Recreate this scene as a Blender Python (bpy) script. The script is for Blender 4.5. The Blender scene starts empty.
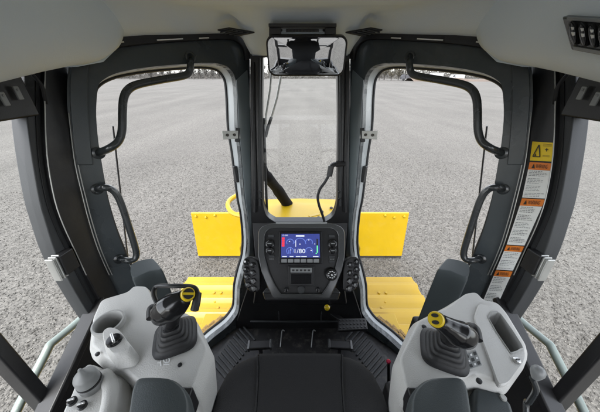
import bpy, bmesh, math, random
from math import radians, sin, cos, pi, sqrt
from mathutils import Vector, Matrix
from mathutils.geometry import tessellate_polygon
from mathutils.bvhtree import BVHTree
import numpy as np

random.seed(7)
V = Vector
C = bpy.context.scene.collection
SC = bpy.context.scene

# ------------------------------------------------------------------ camera
H = 3.1                      # eye height above the gravel
PITCH = radians(29.0)
FPX = 240.0                  # focal length in pixels of a 600 px wide picture
cam_d = bpy.data.cameras.new("camera")
cam = bpy.data.objects.new("camera", cam_d)
C.objects.link(cam)
cam_d.sensor_fit = 'HORIZONTAL'
cam_d.sensor_width = 36.0
cam_d.lens = 36.0 * FPX / 600.0
cam_d.clip_start = 0.02
cam_d.clip_end = 3000.0
cam.location = (0, 0, H)
cam.rotation_euler = (pi / 2 - PITCH, 0, 0)
SC.camera = cam

# ------------------------------------------------------------------ light
SUN_EL, SUN_AZ = radians(54), radians(205)     # high, behind the driver; hazy
w = bpy.data.worlds.new("World")
SC.world = w
w.use_nodes = True
nt = w.node_tree
nt.nodes.clear()
sky = nt.nodes.new('ShaderNodeTexSky')
sky.sky_type = 'NISHITA'
sky.sun_disc = False
sky.sun_elevation = SUN_EL
sky.sun_rotation = SUN_AZ
sky.air_density = 1.0
sky.dust_density = 1.2
hs = nt.nodes.new('ShaderNodeHueSaturation')
hs.inputs['Saturation'].default_value = 0.26
bg = nt.nodes.new('ShaderNodeBackground')
bg.inputs['Strength'].default_value = 0.15
wo = nt.nodes.new('ShaderNodeOutputWorld')
nt.links.new(sky.outputs[0], hs.inputs['Color'])
nt.links.new(hs.outputs[0], bg.inputs[0])
nt.links.new(bg.outputs[0], wo.inputs[0])
sd = bpy.data.lights.new("sun", 'SUN')
sd.energy = 0.8
sd.angle = radians(22)
sd.color = (1.0, 0.975, 0.94)
so = bpy.data.objects.new("sun", sd)
C.objects.link(so)
sdir = V((sin(SUN_AZ) * cos(SUN_EL), cos(SUN_AZ) * cos(SUN_EL), sin(SUN_EL)))
so.rotation_euler = sdir.to_track_quat('Z', 'Y').to_euler()
so.location = (0, 0, 30)

SC.view_settings.view_transform = 'Standard'
SC.view_settings.look = 'None'
SC.view_settings.exposure = 2.45
SC.view_settings.gamma = 1
SC.view_settings.use_curve_mapping = False
SC.render.engine = 'CYCLES'
cy_ = SC.cycles
cy_.max_bounces = 14
cy_.diffuse_bounces = 10
cy_.glossy_bounces = 4
cy_.transparent_max_bounces = 12
cy_.use_denoising = True
cy_.sample_clamp_indirect = 12.0
cy_.caustics_reflective = False

# ------------------------------------------------------------------ materials
def new_mat(name):
    m = bpy.data.materials.new(name)
    m.use_nodes = True
    n = m.node_tree
    return m, n, n.nodes['Principled BSDF']

def mat(name, col, rough=0.5, metal=0.0, var=0.12, vscale=6.0, bump=0.0, bscale=200.0, spec=0.5, coat=0.0, dust=0.0):
    """painted / moulded surface: slight tonal wear and a fine grain"""
    m, n, p = new_mat(name)
    tc = n.nodes.new('ShaderNodeTexCoord')
    nz = n.nodes.new('ShaderNodeTexNoise')
    nz.inputs['Scale'].default_value = vscale
    nz.inputs['Detail'].default_value = 6
    n.links.new(tc.outputs['Object'], nz.inputs['Vector'])
    rp = n.nodes.new('ShaderNodeValToRGB')
    a = [c * (1 - var) for c in col]
    b = [min(1, c * (1 + var)) for c in col]
    rp.color_ramp.elements[0].position = 0.3
    rp.color_ramp.elements[1].position = 0.7
    rp.color_ramp.elements[0].color = (*a, 1)
    rp.color_ramp.elements[1].color = (*b, 1)
    n.links.new(nz.outputs['Fac'], rp.inputs['Fac'])
    last = rp.outputs['Color']
    if dust:
        n2 = n.nodes.new('ShaderNodeTexNoise')
        n2.inputs['Scale'].default_value = vscale * 2.7
        n2.inputs['Detail'].default_value = 10
        n2.inputs['Roughness'].default_value = 0.7
        n.links.new(tc.outputs['Object'], n2.inputs['Vector'])
        r2 = n.nodes.new('ShaderNodeValToRGB')
        r2.color_ramp.elements[0].position = 0.5
        r2.color_ramp.elements[1].position = 0.8
        r2.color_ramp.elements[0].color = (0, 0, 0, 1)
        r2.color_ramp.elements[1].color = (dust, dust, dust, 1)
        n.links.new(n2.outputs['Fac'], r2.inputs['Fac'])
        mx = n.nodes.new('ShaderNodeMix')
        mx.data_type = 'RGBA'
        n.links.new(r2.outputs['Color'], mx.inputs[0])
        n.links.new(last, mx.inputs[6])
        mx.inputs[7].default_value = (0.32, 0.29, 0.25, 1)
        last = mx.outputs[2]
    n.links.new(last, p.inputs['Base Color'])
    mr = n.nodes.new('ShaderNodeMapRange')
    mr.inputs['To Min'].default_value = max(0.02, rough - 0.07)
    mr.inputs['To Max'].default_value = min(1, rough + 0.07)
    n.links.new(nz.outputs['Fac'], mr.inputs['Value'])
    n.links.new(mr.outputs[0], p.inputs['Roughness'])
    p.inputs['Metallic'].default_value = metal
    p.inputs['Specular IOR Level'].default_value = spec
    p.inputs['Coat Weight'].default_value = coat
    p.inputs['Coat Roughness'].default_value = 0.12
    if bump:
        bz = n.nodes.new('ShaderNodeTexNoise')
        bz.inputs['Scale'].default_value = bscale
        bz.inputs['Detail'].default_value = 3
        n.links.new(tc.outputs['Object'], bz.inputs['Vector'])
        bp = n.nodes.new('ShaderNodeBump')
        bp.inputs['Strength'].default_value = bump
        bp.inputs['Distance'].default_value = 0.002
        n.links.new(bz.outputs['Fac'], bp.inputs['Height'])
        n.links.new(bp.outputs[0], p.inputs['Normal'])
    return m

def emit(name, col, strength):
    m, n, p = new_mat(name)
    p.inputs['Base Color'].default_value = (col[0] * .3, col[1] * .3, col[2] * .3, 1)
    p.inputs['Emission Color'].default_value = (*col, 1)
    p.inputs['Emission Strength'].default_value = strength
    p.inputs['Roughness'].default_value = 0.25
    return m

M = {}
M['slate'] = mat('slate paint', (0.046, 0.055, 0.060), 0.28, var=.15, vscale=3, bump=.12, bscale=250, dust=.10)
M['slate_pad'] = mat('slate vinyl', (0.038, 0.047, 0.050), 0.5, var=.1, vscale=5, bump=.25, bscale=500)
M['band'] = mat('charcoal trim', (0.011, 0.011, 0.012), 0.42, var=.15, vscale=4, bump=.15, bscale=500, dust=.05)
M['trim'] = mat('grey trim', (0.028, 0.030, 0.032), 0.6, var=.12, vscale=4, bump=.1, bscale=400)
M['rubber'] = mat('black rubber', (0.008, 0.008, 0.009), 0.55, var=.2, vscale=10, bump=.2)
M['black'] = mat('black plastic', (0.014, 0.014, 0.015), 0.35, var=.15, vscale=8, bump=.1, bscale=500)
M['gloss'] = mat('gloss black plastic', (0.010, 0.010, 0.011), 0.18, var=.1, vscale=8)
M['tube'] = mat('handle paint', (0.028, 0.032, 0.034), 0.28, var=.15, vscale=12, coat=.3)
M['flange'] = mat('pale grey jamb paint', (0.40, 0.425, 0.43), 0.28, var=.08, vscale=5, dust=.08)
M['console'] = mat('light grey moulding', (0.48, 0.475, 0.458), 0.48, var=.05, vscale=3, bump=.45, bscale=380, dust=.05)
M['soot'] = mat('sooty black', (0.006, 0.006, 0.007), 0.8, var=.3, spec=.1)
M['knobgrey'] = mat('knob grey', (0.20, 0.205, 0.205), 0.4, var=.05)
M['jamb'] = mat('slate lightened as lit', (0.125, 0.150, 0.160), 0.34, var=.15, vscale=3, bump=.1, bscale=250, dust=.10)  # lighter copy of the slate: light on the front jamb put into colour
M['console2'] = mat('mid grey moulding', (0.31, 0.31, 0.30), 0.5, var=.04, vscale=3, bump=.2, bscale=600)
M['liner'] = mat('grey roof lining', (0.73, 0.81, 0.88), 0.6, var=.035, vscale=2, bump=.25, bscale=350)
M['fabric'] = mat('black seat cloth', (0.010, 0.010, 0.011), 0.9, var=.2, vscale=30, bump=.9, bscale=700)
M['fabric2'] = mat('dark grey seat cloth', (0.016, 0.016, 0.017), 0.9, var=.2, vscale=30, bump=.9, bscale=700)
M['mat'] = mat('floor rubber', (0.008, 0.008, 0.009), 0.5, var=.3, vscale=7, bump=.3, bscale=150, dust=.28)
M['steel'] = mat('bare steel', (0.55, 0.55, 0.54), 0.3, metal=1, var=.12, vscale=20)
M['galv'] = mat('zinc plate', (0.42, 0.42, 0.40), 0.45, metal=.6, var=.15, vscale=14)
M['white'] = mat('white paint', (0.75, 0.75, 0.73), 0.4, var=.05)
M['yellow'] = mat('machine yellow', (0.385, 0.245, 0.002), 0.4, var=.05, vscale=2.5, coat=.12, dust=.07)
M['yellow_hood'] = mat('hood yellow', (0.40, 0.258, 0.003), 0.5, var=.05, vscale=2.5, coat=.05, dust=.06, spec=.3)
M['yellow_plastic'] = mat('yellow button', (0.62, 0.44, 0.01), 0.3, var=.04)
M['dark_iron'] = mat('worn iron', (0.05, 0.045, 0.04), 0.6, metal=.3, var=.3, vscale=12, dust=.3)
M['bronze'] = mat('gritty tread', (0.20, 0.12, 0.03), 0.7, var=.5, vscale=60, bump=.8, bscale=300)
M['red'] = mat('red plastic', (0.55, 0.02, 0.02), 0.35)
M['pink'] = mat('pink red plastic', (0.6, 0.03, 0.09), 0.35)
M['rail'] = mat('pale green grey rail', (0.20, 0.24, 0.22), 0.35, var=.1, vscale=9)
M['paper'] = mat('sticker white', (0.84, 0.84, 0.82), 0.45, var=.03)
M['orange'] = mat('sticker orange', (0.80, 0.22, 0.03), 0.45, var=.03)
M['sticker_yellow'] = mat('sticker yellow', (0.85, 0.60, 0.02), 0.4, var=.03)
M['ink'] = mat('printing ink', (0.02, 0.02, 0.02), 0.6)
M['greyink'] = mat('grey printing', (0.22, 0.22, 0.22), 0.6)
M['whiteink'] = mat('white printing', (0.75, 0.75, 0.75), 0.6)
M['greyplate'] = mat('grey key plate', (0.25, 0.26, 0.26), 0.4)
M['darkgrey'] = mat('bezel grey', (0.05, 0.052, 0.053), 0.2, var=.1, coat=.4)
M['screen'] = emit('lit blue display', (0.040, 0.055, 0.24), .20)
M['screen_pale'] = emit('lit display pale blue', (0.12, 0.18, 0.55), .22)
M['screen_white'] = emit('lit display white', (0.8, 0.85, 0.95), .17)
M['screen_red'] = emit('lit display red', (0.75, 0.04, 0.06), .22)
M['screen_green'] = emit('lit display green', (0.1, 0.55, 0.22), .35)
M['bark'] = mat('winter bark', (0.07, 0.063, 0.056), 0.9, var=.2)
M['twig'] = mat('winter twigs', (0.085, 0.08, 0.072), 0.9, var=.25, vscale=.8)
M['shrub'] = mat('dry shrub', (0.075, 0.066, 0.045), 0.9, var=.3, vscale=.8)
M['far_white'] = mat('far white panel', (0.4, 0.4, 0.4), 0.5)
M['far_dark'] = mat('far dark panel', (0.05, 0.05, 0.055), 0.5)
M['dirt'] = mat('brown bank soil', (0.10, 0.075, 0.058), 0.95, var=.3, vscale=.3)

def mirror_mat():
    m, n, p = new_mat('mirror silver')
    p.inputs['Base Color'].default_value = (.62, .63, .64, 1)
    p.inputs['Metallic'].default_value = 1
    p.inputs['Roughness'].default_value = 0.02
    return m
M['mirror'] = mirror_mat()

def glass_mat():
    m = bpy.data.materials.new('clear window glass')
    m.use_nodes = True
    n = m.node_tree
    n.nodes.clear()
    o = n.nodes.new('ShaderNodeOutputMaterial')
    t = n.nodes.new('ShaderNodeBsdfTransparent')
    t.inputs[0].default_value = (.97, .98, .975, 1)
    g = n.nodes.new('ShaderNodeBsdfGlossy')
    g.inputs['Roughness'].default_value = 0.01
    lw = n.nodes.new('ShaderNodeFresnel')
    lw.inputs[0].default_value = 1.25
    mx = n.nodes.new('ShaderNodeMixShader')
    n.links.new(lw.outputs[0], mx.inputs[0])
    n.links.new(t.outputs[0], mx.inputs[1])
    n.links.new(g.outputs[0], mx.inputs[2])
    n.links.new(mx.outputs[0], o.inputs[0])
    return m
M['glass'] = glass_mat()

def gravel_mat():
    m, n, p = new_mat('pale gravel')
    tc = n.nodes.new('ShaderNodeTexCoord')
    def vor(scale):
        v = n.nodes.new('ShaderNodeTexVoronoi')
        v.inputs['Scale'].default_value = scale
        n.links.new(tc.outputs['Object'], v.inputs['Vector'])
        return v
    def noise(scale, det=5, rough=.6):
        v = n.nodes.new('ShaderNodeTexNoise')
        v.inputs['Scale'].default_value = scale
        v.inputs['Detail'].default_value = det
        v.inputs['Roughness'].default_value = rough
        n.links.new(tc.outputs['Object'], v.inputs['Vector'])
        return v
    v1, v2 = vor(34), vor(78)
    sx = n.nodes.new('ShaderNodeSeparateColor')
    n.links.new(v1.outputs['Color'], sx.inputs[0])
    rp = n.nodes.new('ShaderNodeValToRGB')
    e = rp.color_ramp.elements
    e[0].position, e[0].color = 0.0, (0.085, 0.080, 0.072, 1)
    e[1].position, e[1].color = 1.0, (0.47, 0.444, 0.402, 1)
    k = e.new(0.35); k.color = (0.28, 0.265, 0.241, 1)
    k = e.new(0.75); k.color = (0.35, 0.331, 0.301, 1)
    n.links.new(sx.outputs[0], rp.inputs['Fac'])
    sx2 = n.nodes.new('ShaderNodeSeparateColor')
    n.links.new(v2.outputs['Color'], sx2.inputs[0])
    rp2 = n.nodes.new('ShaderNodeValToRGB')
    e = rp2.color_ramp.elements
    e[0].position, e[0].color = 0.0, (0.11, 0.104, 0.095, 1)
    e[1].position, e[1].color = 1.0, (0.46, 0.435, 0.395, 1)
    n.links.new(sx2.outputs[1], rp2.inputs['Fac'])
    mx = n.nodes.new('ShaderNodeMix'); mx.data_type = 'RGBA'
    mx.inputs[0].default_value = 0.45
    n.links.new(rp.outputs[0], mx.inputs[6]); n.links.new(rp2.outputs[0], mx.inputs[7])
    # broad patches: dust, tyre-packed lanes
    n1 = noise(0.16, 7, .62)
    mp = n.nodes.new('ShaderNodeMapping')
    mp.inputs['Scale'].default_value = (0.5, 0.05, 1)
    mp.inputs['Rotation'].default_value = (0, 0, radians(62))
    n.links.new(tc.outputs['Object'], mp.inputs['Vector'])
    n2 = n.nodes.new('ShaderNodeTexNoise'); n2.inputs['Scale'].default_value = 1.0; n2.inputs['Detail'].default_value = 4
    n.links.new(mp.outputs[0], n2.inputs['Vector'])
    ad = n.nodes.new('ShaderNodeMath'); ad.operation = 'ADD'
    n.links.new(n1.outputs['Fac'], ad.inputs[0]); n.links.new(n2.outputs['Fac'], ad.inputs[1])
    r3 = n.nodes.new('ShaderNodeMapRange')
    r3.inputs['From Min'].default_value = .75; r3.inputs['From Max'].default_value = 1.25
    r3.inputs['To Min'].default_value = .33; r3.inputs['To Max'].default_value = .43
    n.links.new(ad.outputs[0], r3.inputs['Value'])
    n3 = noise(9, 6, .7)
    r4 = n.nodes.new('ShaderNodeMapRange')
    r4.inputs['To Min'].default_value = .78; r4.inputs['To Max'].default_value = 1.22
    n.links.new(n3.outputs['Fac'], r4.inputs['Value'])
    mm = n.nodes.new('ShaderNodeMath'); mm.operation = 'MULTIPLY'
    n.links.new(r3.outputs[0], mm.inputs[0]); n.links.new(r4.outputs[0], mm.inputs[1])
    vm = n.nodes.new('ShaderNodeVectorMath'); vm.operation = 'SCALE'
    n.links.new(mx.outputs[2], vm.inputs[0]); n.links.new(mm.outputs[0], vm.inputs['Scale'])
    n.links.new(vm.outputs[0], p.inputs['Base Color'])
    p.inputs['Roughness'].default_value = 0.92
    p.inputs['Specular IOR Level'].default_value = 0.15
    bp = n.nodes.new('ShaderNodeBump'); bp.inputs['Strength'].default_value = .6; bp.inputs['Distance'].default_value = .010
    bp.invert = True
    n.links.new(v1.outputs['Distance'], bp.inputs['Height'])
    bp2 = n.nodes.new('ShaderNodeBump'); bp2.inputs['Strength'].default_value = .7; bp2.inputs['Distance'].default_value = .02
    n.links.new(n3.outputs['Fac'], bp2.inputs['Height'])
    n.links.new(bp.outputs[0], bp2.inputs['Normal'])
    n.links.new(bp2.outputs[0], p.inputs['Normal'])
    return m
M['gravel'] = gravel_mat()

def stone_mat():
    m, n, p = new_mat('loose stones')
    tc = n.nodes.new('ShaderNodeTexCoord')
    v = n.nodes.new('ShaderNodeTexVoronoi'); v.inputs['Scale'].default_value = 18
    n.links.new(tc.outputs['Object'], v.inputs['Vector'])
    sx = n.nodes.new('ShaderNodeSeparateColor'); n.links.new(v.outputs['Color'], sx.inputs[0])
    rp = n.nodes.new('ShaderNodeValToRGB'); e = rp.color_ramp.elements
    e[0].color = (0.045, 0.042, 0.038, 1); e[1].color = (0.21, 0.2, 0.182, 1)
    k = e.new(.5); k.color = (.105, .10, .091, 1)
    n.links.new(sx.outputs[0], rp.inputs['Fac'])
    n.links.new(rp.outputs[0], p.inputs['Base Color'])
    p.inputs['Roughness'].default_value = .9
    p.inputs['Specular IOR Level'].default_value = .2
    return m
M['stone'] = stone_mat()

# ------------------------------------------------------------------ geometry helpers
# Coordinates: x right, y ahead of the driver, z measured from the driver's eye (H above the gravel).
SP, CP = sin(PITCH), cos(PITCH)
def ray(u, v):
    cx, cz = (u - 300) / FPX, (206 - v) / FPX
    return V((cx, CP + cz * SP, -SP + cz * CP))
def hitp(u, v, pl):
    n, c = pl
    d = ray(u, v)
    return d * (c / n.dot(d))
def PX(x): return (V((1, 0, 0)), x)
def PY(y): return (V((0, 1, 0)), y)
def PZ(z): return (V((0, 0, 1)), z)
DN = V((-0.690, 0.724, -0.1285))
DOOR = (DN, 1.177)                                   # plane of the left door frame
def door(o): return (DN, 1.177 - o)                  # o metres towards the inside
WN = V((0, 1, -0.173))
def wind(o=0.0): return (WN, 1.35 - o)               # plane of the windscreen
def flip(p, s): return V((-p.x, p.y, p.z)) if s > 0 else V(p)
def L(u, v, pl, s=-1):                               # a point measured on the left half, mirrored for s = +1
    return flip(hitp(u, v, pl), s)
def LL(pts, pl, s=-1): return [L(u, v, pl, s) for u, v in pts]

def crom(pts, n=6, closed=False):
    pts = [V(p) for p in pts]
    out = []
    N = len(pts)
    rng = range(N) if closed else range(N - 1)
    for i in rng:
        if closed:
            p0, p1, p2, p3 = pts[(i - 1) % N], pts[i], pts[(i + 1) % N], pts[(i + 2) % N]
        else:
            p0, p1, p2, p3 = pts[max(i - 1, 0)], pts[i], pts[i + 1], pts[min(i + 2, N - 1)]
        for k in range(n):
            t = k / n
            out.append(0.5 * ((2 * p1) + (p2 - p0) * t + (2 * p0 - 5 * p1 + 4 * p2 - p3) * t * t + (3 * p1 - p0 - 3 * p2 + p3) * t ** 3))
    if not closed:
        out.append(pts[-1])
    return out

def root_loc(o):
    loc = V((0, 0, 0))
    while o is not None:
        loc += o.location
        o = o.parent
    return loc

class MB:
    def __init__(self):
        self.v, self.f = [], []
    def add(self, vs, fs):
        o = len(self.v)
        self.v += [V(p) for p in vs]
        self.f += [tuple(i + o for i in f) for f in fs]
        return self
    def box(self, c, size, rot=None):
        c = V(c); hx, hy, hz = size[0] / 2, size[1] / 2, size[2] / 2
        R = rot if rot is not None else Matrix.Identity(3)
        vs = [c + R @ V((x * hx, y * hy, z * hz)) for x in (-1, 1) for y in (-1, 1) for z in (-1, 1)]
        return self.add(vs, [(0, 1, 3, 2), (4, 6, 7, 5), (0, 4, 5, 1), (2, 3, 7, 6), (0, 2, 6, 4), (1, 5, 7, 3)])
    def bar(self, a, b, wd, th, up=V((0, 0, 1))):
        a, b = V(a), V(b)
        y = (b - a).normalized(); x = y.cross(up)
        if x.length < 1e-4: x = y.cross(V((1, 0, 0)))
        x.normalize(); z = x.cross(y)
        R = Matrix((x, y, z)).transposed()
        return self.box((a + b) / 2, (wd, (b - a).length, th), R)
    def prism(self, poly, vec, holes=()):
        loops = [[V(p) for p in poly]] + [[V(p) for p in h] for h in holes]
        flat = [p for l in loops for p in l]
        tris = tessellate_polygon(loops) if len(flat) > 3 else [(0, 1, 2)]
        n = len(flat); vec = V(vec)
        vs = flat + [p + vec for p in flat]
        fs = []
        if holes:
            for t in tris: fs += [tuple(t), tuple(i + n for i in reversed(t))]
        else:
            fs += [tuple(range(n)), tuple(i + n for i in reversed(range(n)))]
        o = 0
        for l in loops:
            m = len(l)
            for i in range(m):
                j = (i + 1) % m
                fs.append((o + i, o + j, o + j + n, o + i + n))
            o += m
        return self.add(vs, fs)
    def loft(self, loops, cap=True, closed=True, ring=False):
        m = len(loops[0]); vs = [p for l in loops for p in l]; fs = []
        K = len(loops)
        for k in range(K if ring else K - 1):
            k2 = (k + 1) % K
            for i in range(m if closed else m - 1):
                j = (i + 1) % m
                fs.append((k * m + i, k * m + j, k2 * m + j, k2 * m + i))
        if cap and closed and not ring:
            fs.append(tuple(reversed(range(m)))); fs.append(tuple(range((K - 1) * m, K * m)))
        return self.add(vs, fs)
    def tube(self, pts, r, seg=10, closed=False, flat=1.0, nrm=None):
        pts = [V(p) for p in pts]; N = len(pts)
        rs = r if isinstance(r, (list, tuple)) else [r] * N
        loops = []; prev = None
        for i, p in enumerate(pts):
            if closed: t = pts[(i + 1) % N] - pts[i - 1]
            else: t = pts[min(i + 1, N - 1)] - pts[max(i - 1, 0)]
            t.normalize()
            if prev is None:
                a = nrm if nrm is not None else (V((0, 0, 1)) if abs(t.z) < .9 else V((1, 0, 0)))
                x = (a - t * a.dot(t)).normalized()
            else:
                x = (prev - t * prev.dot(t)).normalized()
            prev = x; y = t.cross(x)
            loops.append([p + x * (rs[i] * cos(2 * pi * k / seg)) + y * (rs[i] * flat * sin(2 * pi * k / seg)) for k in range(seg)])
        return self.loft(loops, cap=not closed, ring=closed)
    def lathe(self, prof, c, axis=V((0, 0, 1)), seg=24):
        """prof: (radius, height) pairs along the axis"""
        q = V(axis).to_track_quat('Z', 'Y').to_matrix(); c = V(c)
        loops = [[c + q @ V((max(r, 1e-5) * cos(2 * pi * k / seg), max(r, 1e-5) * sin(2 * pi * k / seg), h)) for k in range(seg)] for r, h in prof]
        return self.loft(loops)
    def disc(self, c, axis, r, th, seg=20):
        return self.lathe([(r, 0), (r, th)], c, axis, seg)
    def build_each(self, name, m, parent, **kw):
        """one object for each connected piece"""
        par = list(range(len(self.v)))
        def find(i):
            while par[i] != i:
                par[i] = par[par[i]]; i = par[i]
            return i
        for f in self.f:
            for i in f[1:]: par[find(i)] = find(f[0])
        groups = {}
        for f in self.f: groups.setdefault(find(f[0]), []).append(f)
        for fs in groups.values():
            ids = sorted({i for f in fs for i in f}); mp_ = {i: k for k, i in enumerate(ids)}
            q = MB(); q.v = [self.v[i] for i in ids]; q.f = [tuple(mp_[i] for i in f) for f in fs]
            q.build(name, m, parent, **kw)
    def build(self, name, m, parent=None, bevel=0.0, seg=2, angle=35, smooth=True, merge=False):
        me = bpy.data.meshes.new(name)
        if parent is not None: base = root_loc(parent)
        else:
            xs = [p.x for p in self.v]; ys = [p.y for p in self.v]; zs = [p.z for p in self.v]
            base = V(((min(xs) + max(xs)) / 2, (min(ys) + max(ys)) / 2, min(zs) + H))
        off = V((0, 0, H)) - base
        me.from_pydata([p + off for p in self.v], [], self.f)
        bm = bmesh.new(); bm.from_mesh(me)
        if merge: bmesh.ops.remove_doubles(bm, verts=bm.verts, dist=1e-5)
        bmesh.ops.recalc_face_normals(bm, faces=bm.faces)
        bm.to_mesh(me); bm.free()
        if smooth:
            me.polygons.foreach_set('use_smooth', [True] * len(me.polygons))
            me.set_sharp_from_angle(angle=radians(angle))
        me.materials.append(M[m])
        o = bpy.data.objects.new(name, me)
        C.objects.link(o)
        if parent is not None: o.parent = parent
        else: o.location = base
        if bevel:
            b = o.modifiers.new('bevel', 'BEVEL'); b.width = bevel; b.segments = seg
            b.limit_method = 'ANGLE'; b.angle_limit = radians(40); b.harden_normals = True
        return o

def tag(o, label=None, cat=None, group=None, kind=None):
    if label: o['label'] = label
    if cat: o['category'] = cat
    if group: o['group'] = group
    if kind: o['kind'] = kind
    return o
def thing(name, label, cat, loc, group=None):
    """an Empty at the thing's base; loc in eye coordinates"""
    o = bpy.data.objects.new(name, None)
    o.empty_display_size = .05
    C.objects.link(o)
    o.location = V(loc) + V((0, 0, H))
    return tag(o, label, cat, group)
def cut(o, cutters):
    for c in cutters:
        b = o.modifiers.new('cut', 'BOOLEAN'); b.object = c; b.solver = 'EXACT'; b.operation = 'DIFFERENCE'
    bpy.context.view_layer.update()
    dg = bpy.context.evaluated_depsgraph_get()
    me = bpy.data.meshes.new_from_object(o.evaluated_get(dg))
    o.modifiers.clear(); o.data = me
    me.polygons.foreach_set('use_smooth', [True] * len(me.polygons))
    me.set_sharp_from_angle(angle=radians(35))
    for c in cutters: bpy.data.objects.remove(c, do_unlink=True)

def text_tris(txt):
    """flat lettering as (verts, faces), width 1 .. height scaled alike"""
    cu = bpy.data.curves.new('t', 'FONT'); cu.body = txt; cu.resolution_u = 3
    cu.align_x = 'LEFT'
    o = bpy.data.objects.new('t', cu); C.objects.link(o)
    bpy.context.view_layer.update()
    me = o.to_mesh()
    vs = [V(v.co) for v in me.vertices]; fs = [tuple(p.vertices) for p in me.polygons]
    o.to_mesh_clear(); bpy.data.objects.remove(o, do_unlink=True); bpy.data.curves.remove(cu)
    x0 = min(v.x for v in vs); x1 = max(v.x for v in vs); y0 = min(v.y for v in vs); y1 = max(v.y for v in vs)
    vs = [V(((v.x - x0) / (x1 - x0), (v.y - y0) / (y1 - y0), 0)) for v in vs]
    return vs, fs
def bil(q, a, b):
    """q = lower-left, lower-right, upper-right, upper-left"""
    return (q[0] * (1 - a) + q[1] * a) * (1 - b) + (q[3] * (1 - a) + q[2] * a) * b
def put_text(mb, txt, q, x0, y0, x1, y1, off=V((0, 0, 0))):
    vs, fs = text_tris(txt)
    mb.add([bil(q, x0 + (x1 - x0) * v.x, y0 + (y1 - y0) * v.y) + off for v in vs], fs)
def put_rect(mb, q, x0, y0, x1, y1, off=V((0, 0, 0))):
    mb.add([bil(q, x0, y0) + off, bil(q, x1, y0) + off, bil(q, x1, y1) + off, bil(q, x0, y1) + off], [(0, 1, 2, 3)])

# ------------------------------------------------------------------ setting: gravel yard
gz = -H
g = MB().add([(-1500, -1500, gz), (1500, -1500, gz), (1500, 1500, gz), (-1500, 1500, gz)], [(0, 1, 2, 3)]).build('ground', 'gravel', smooth=False)
tag(g, 'pale grey gravel yard stretching to the horizon', 'ground', kind='structure')

def stones(n=95000):
    rng = np.random.default_rng(3)
    # denser near the machine
    r = 1.2 + 9.0 * rng.random(n) ** 1.5
    th = rng.uniform(radians(-35), radians(215), n)
    x = r * np.cos(th) * 1.0; y = 1.0 + r * np.sin(th)
    s = 0.006 + 0.009 * rng.random(n) ** 2 + 0.007 * (rng.random(n) < .05)
    base = np.array([(1, 0, 0), (-1, 0, 0), (0, 1, 0), (0, -1, 0), (0, 0, .8), (0, 0, -.8)], float)
    tri = np.array([(0, 2, 4), (2, 1, 4), (1, 3, 4), (3, 0, 4), (2, 0, 5), (1, 2, 5), (3, 1, 5), (0, 3, 5)])
    rot = rng.uniform(0, 2 * pi, n)
    vs = base[None] * s[:, None, None] * rng.uniform(.65, 1.35, (n, 6, 1))
    c, sn = np.cos(rot)[:, None], np.sin(rot)[:, None]
    X = vs[:, :, 0] * c - vs[:, :, 1] * sn; Y = vs[:, :, 0] * sn + vs[:, :, 1] * c
    tilt = rng.uniform(-.6, .6, n)[:, None]
    Z = vs[:, :, 2] + X * tilt
    P = np.stack([X + x[:, None], Y + y[:, None], Z + s[:, None] * .25 + .002], -1).reshape(-1, 3)
    F = (tri[None] + (np.arange(n) * 6)[:, None, None]).reshape(-1, 3)
    me = bpy.data.meshes.new('loose_gravel')
    me.vertices.add(len(P)); me.vertices.foreach_set('co', P.ravel())
    me.loops.add(F.size); me.loops.foreach_set('vertex_index', F.ravel())
    me.polygons.add(len(F)); me.polygons.foreach_set('loop_start', np.arange(0, F.size, 3))
    me.update(); me.validate()
    me.materials.append(M['stone'])
    o = bpy.data.objects.new('loose_gravel', me); C.objects.link(o)
    tag(o, 'loose grey stones scattered over the yard around the machine', 'gravel', kind='stuff')
stones()

# far bank on the right
b = MB()
prof = []
for i in range(25):
    t = i / 24; x = 48 + 95 * t
    hgt = 1.1 + .5 * sin(i * 1.7) * .4 + .3 * sin(i * .6)
    y = 118 - 14 * t
    prof.append([V((x, y - 4, gz)), V((x, y - 1.5, gz + hgt * .7)), V((x, y, gz + hgt)), V((x, y + 3, gz + hgt)), V((x, y + 6, gz))])
b.loft(prof, cap=True, closed=False)
tag(b.build('earth_bank', 'dirt'), 'low brown earth bank along the right horizon', 'bank', kind='structure')

def far_pt(u, y): # a ground point seen at column u, at distance y
    k = y * CP + H * SP
    return V(((u - 300) / FPX * k, y, gz))

def tree_mesh(h, seed, wide=.5):
    rd = random.Random(seed)
    t = MB(); c = MB()
    t.tube([(0, 0, 0), (rd.uniform(-.1, .1), 0, h * .35), (rd.uniform(-.3, .3), 0, h * .8)], [h * .03, h * .022, h * .008], 6)
    tips = []
    for k in range(16):
        a = rd.uniform(0, 2 * pi); z0 = h * rd.uniform(.10, .55); ln = h * rd.uniform(.2, .45)
        e = V((cos(a) * ln * wide, sin(a) * ln * wide, z0 + ln * .75))
        t.tube([(0, 0, z0), V((0, 0, z0)).lerp(e, .5) + V((0, 0, -.02 * h)), e], [h * .012, h * .008, h * .003], 4)
        tips.append((V((0, 0, z0)), e))
    for k in range(1000):
        p0, e = rd.choice(tips)
        p = p0.lerp(e, rd.uniform(.3, 1.1)) + V((rd.gauss(0, .06), rd.gauss(0, .06), rd.gauss(0, .05))) * h
        d = V((rd.gauss(0, 1), rd.gauss(0, 1), rd.gauss(.6, 1))).normalized() * h * rd.uniform(.03, .08)
        n = V((rd.gauss(0, 1), rd.gauss(0, 1), 0)).normalized() * h * rd.uniform(.008, .024)
        c.add([p - n, p + n, p + d], [(0, 1, 2)])
    return t, c
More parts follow.
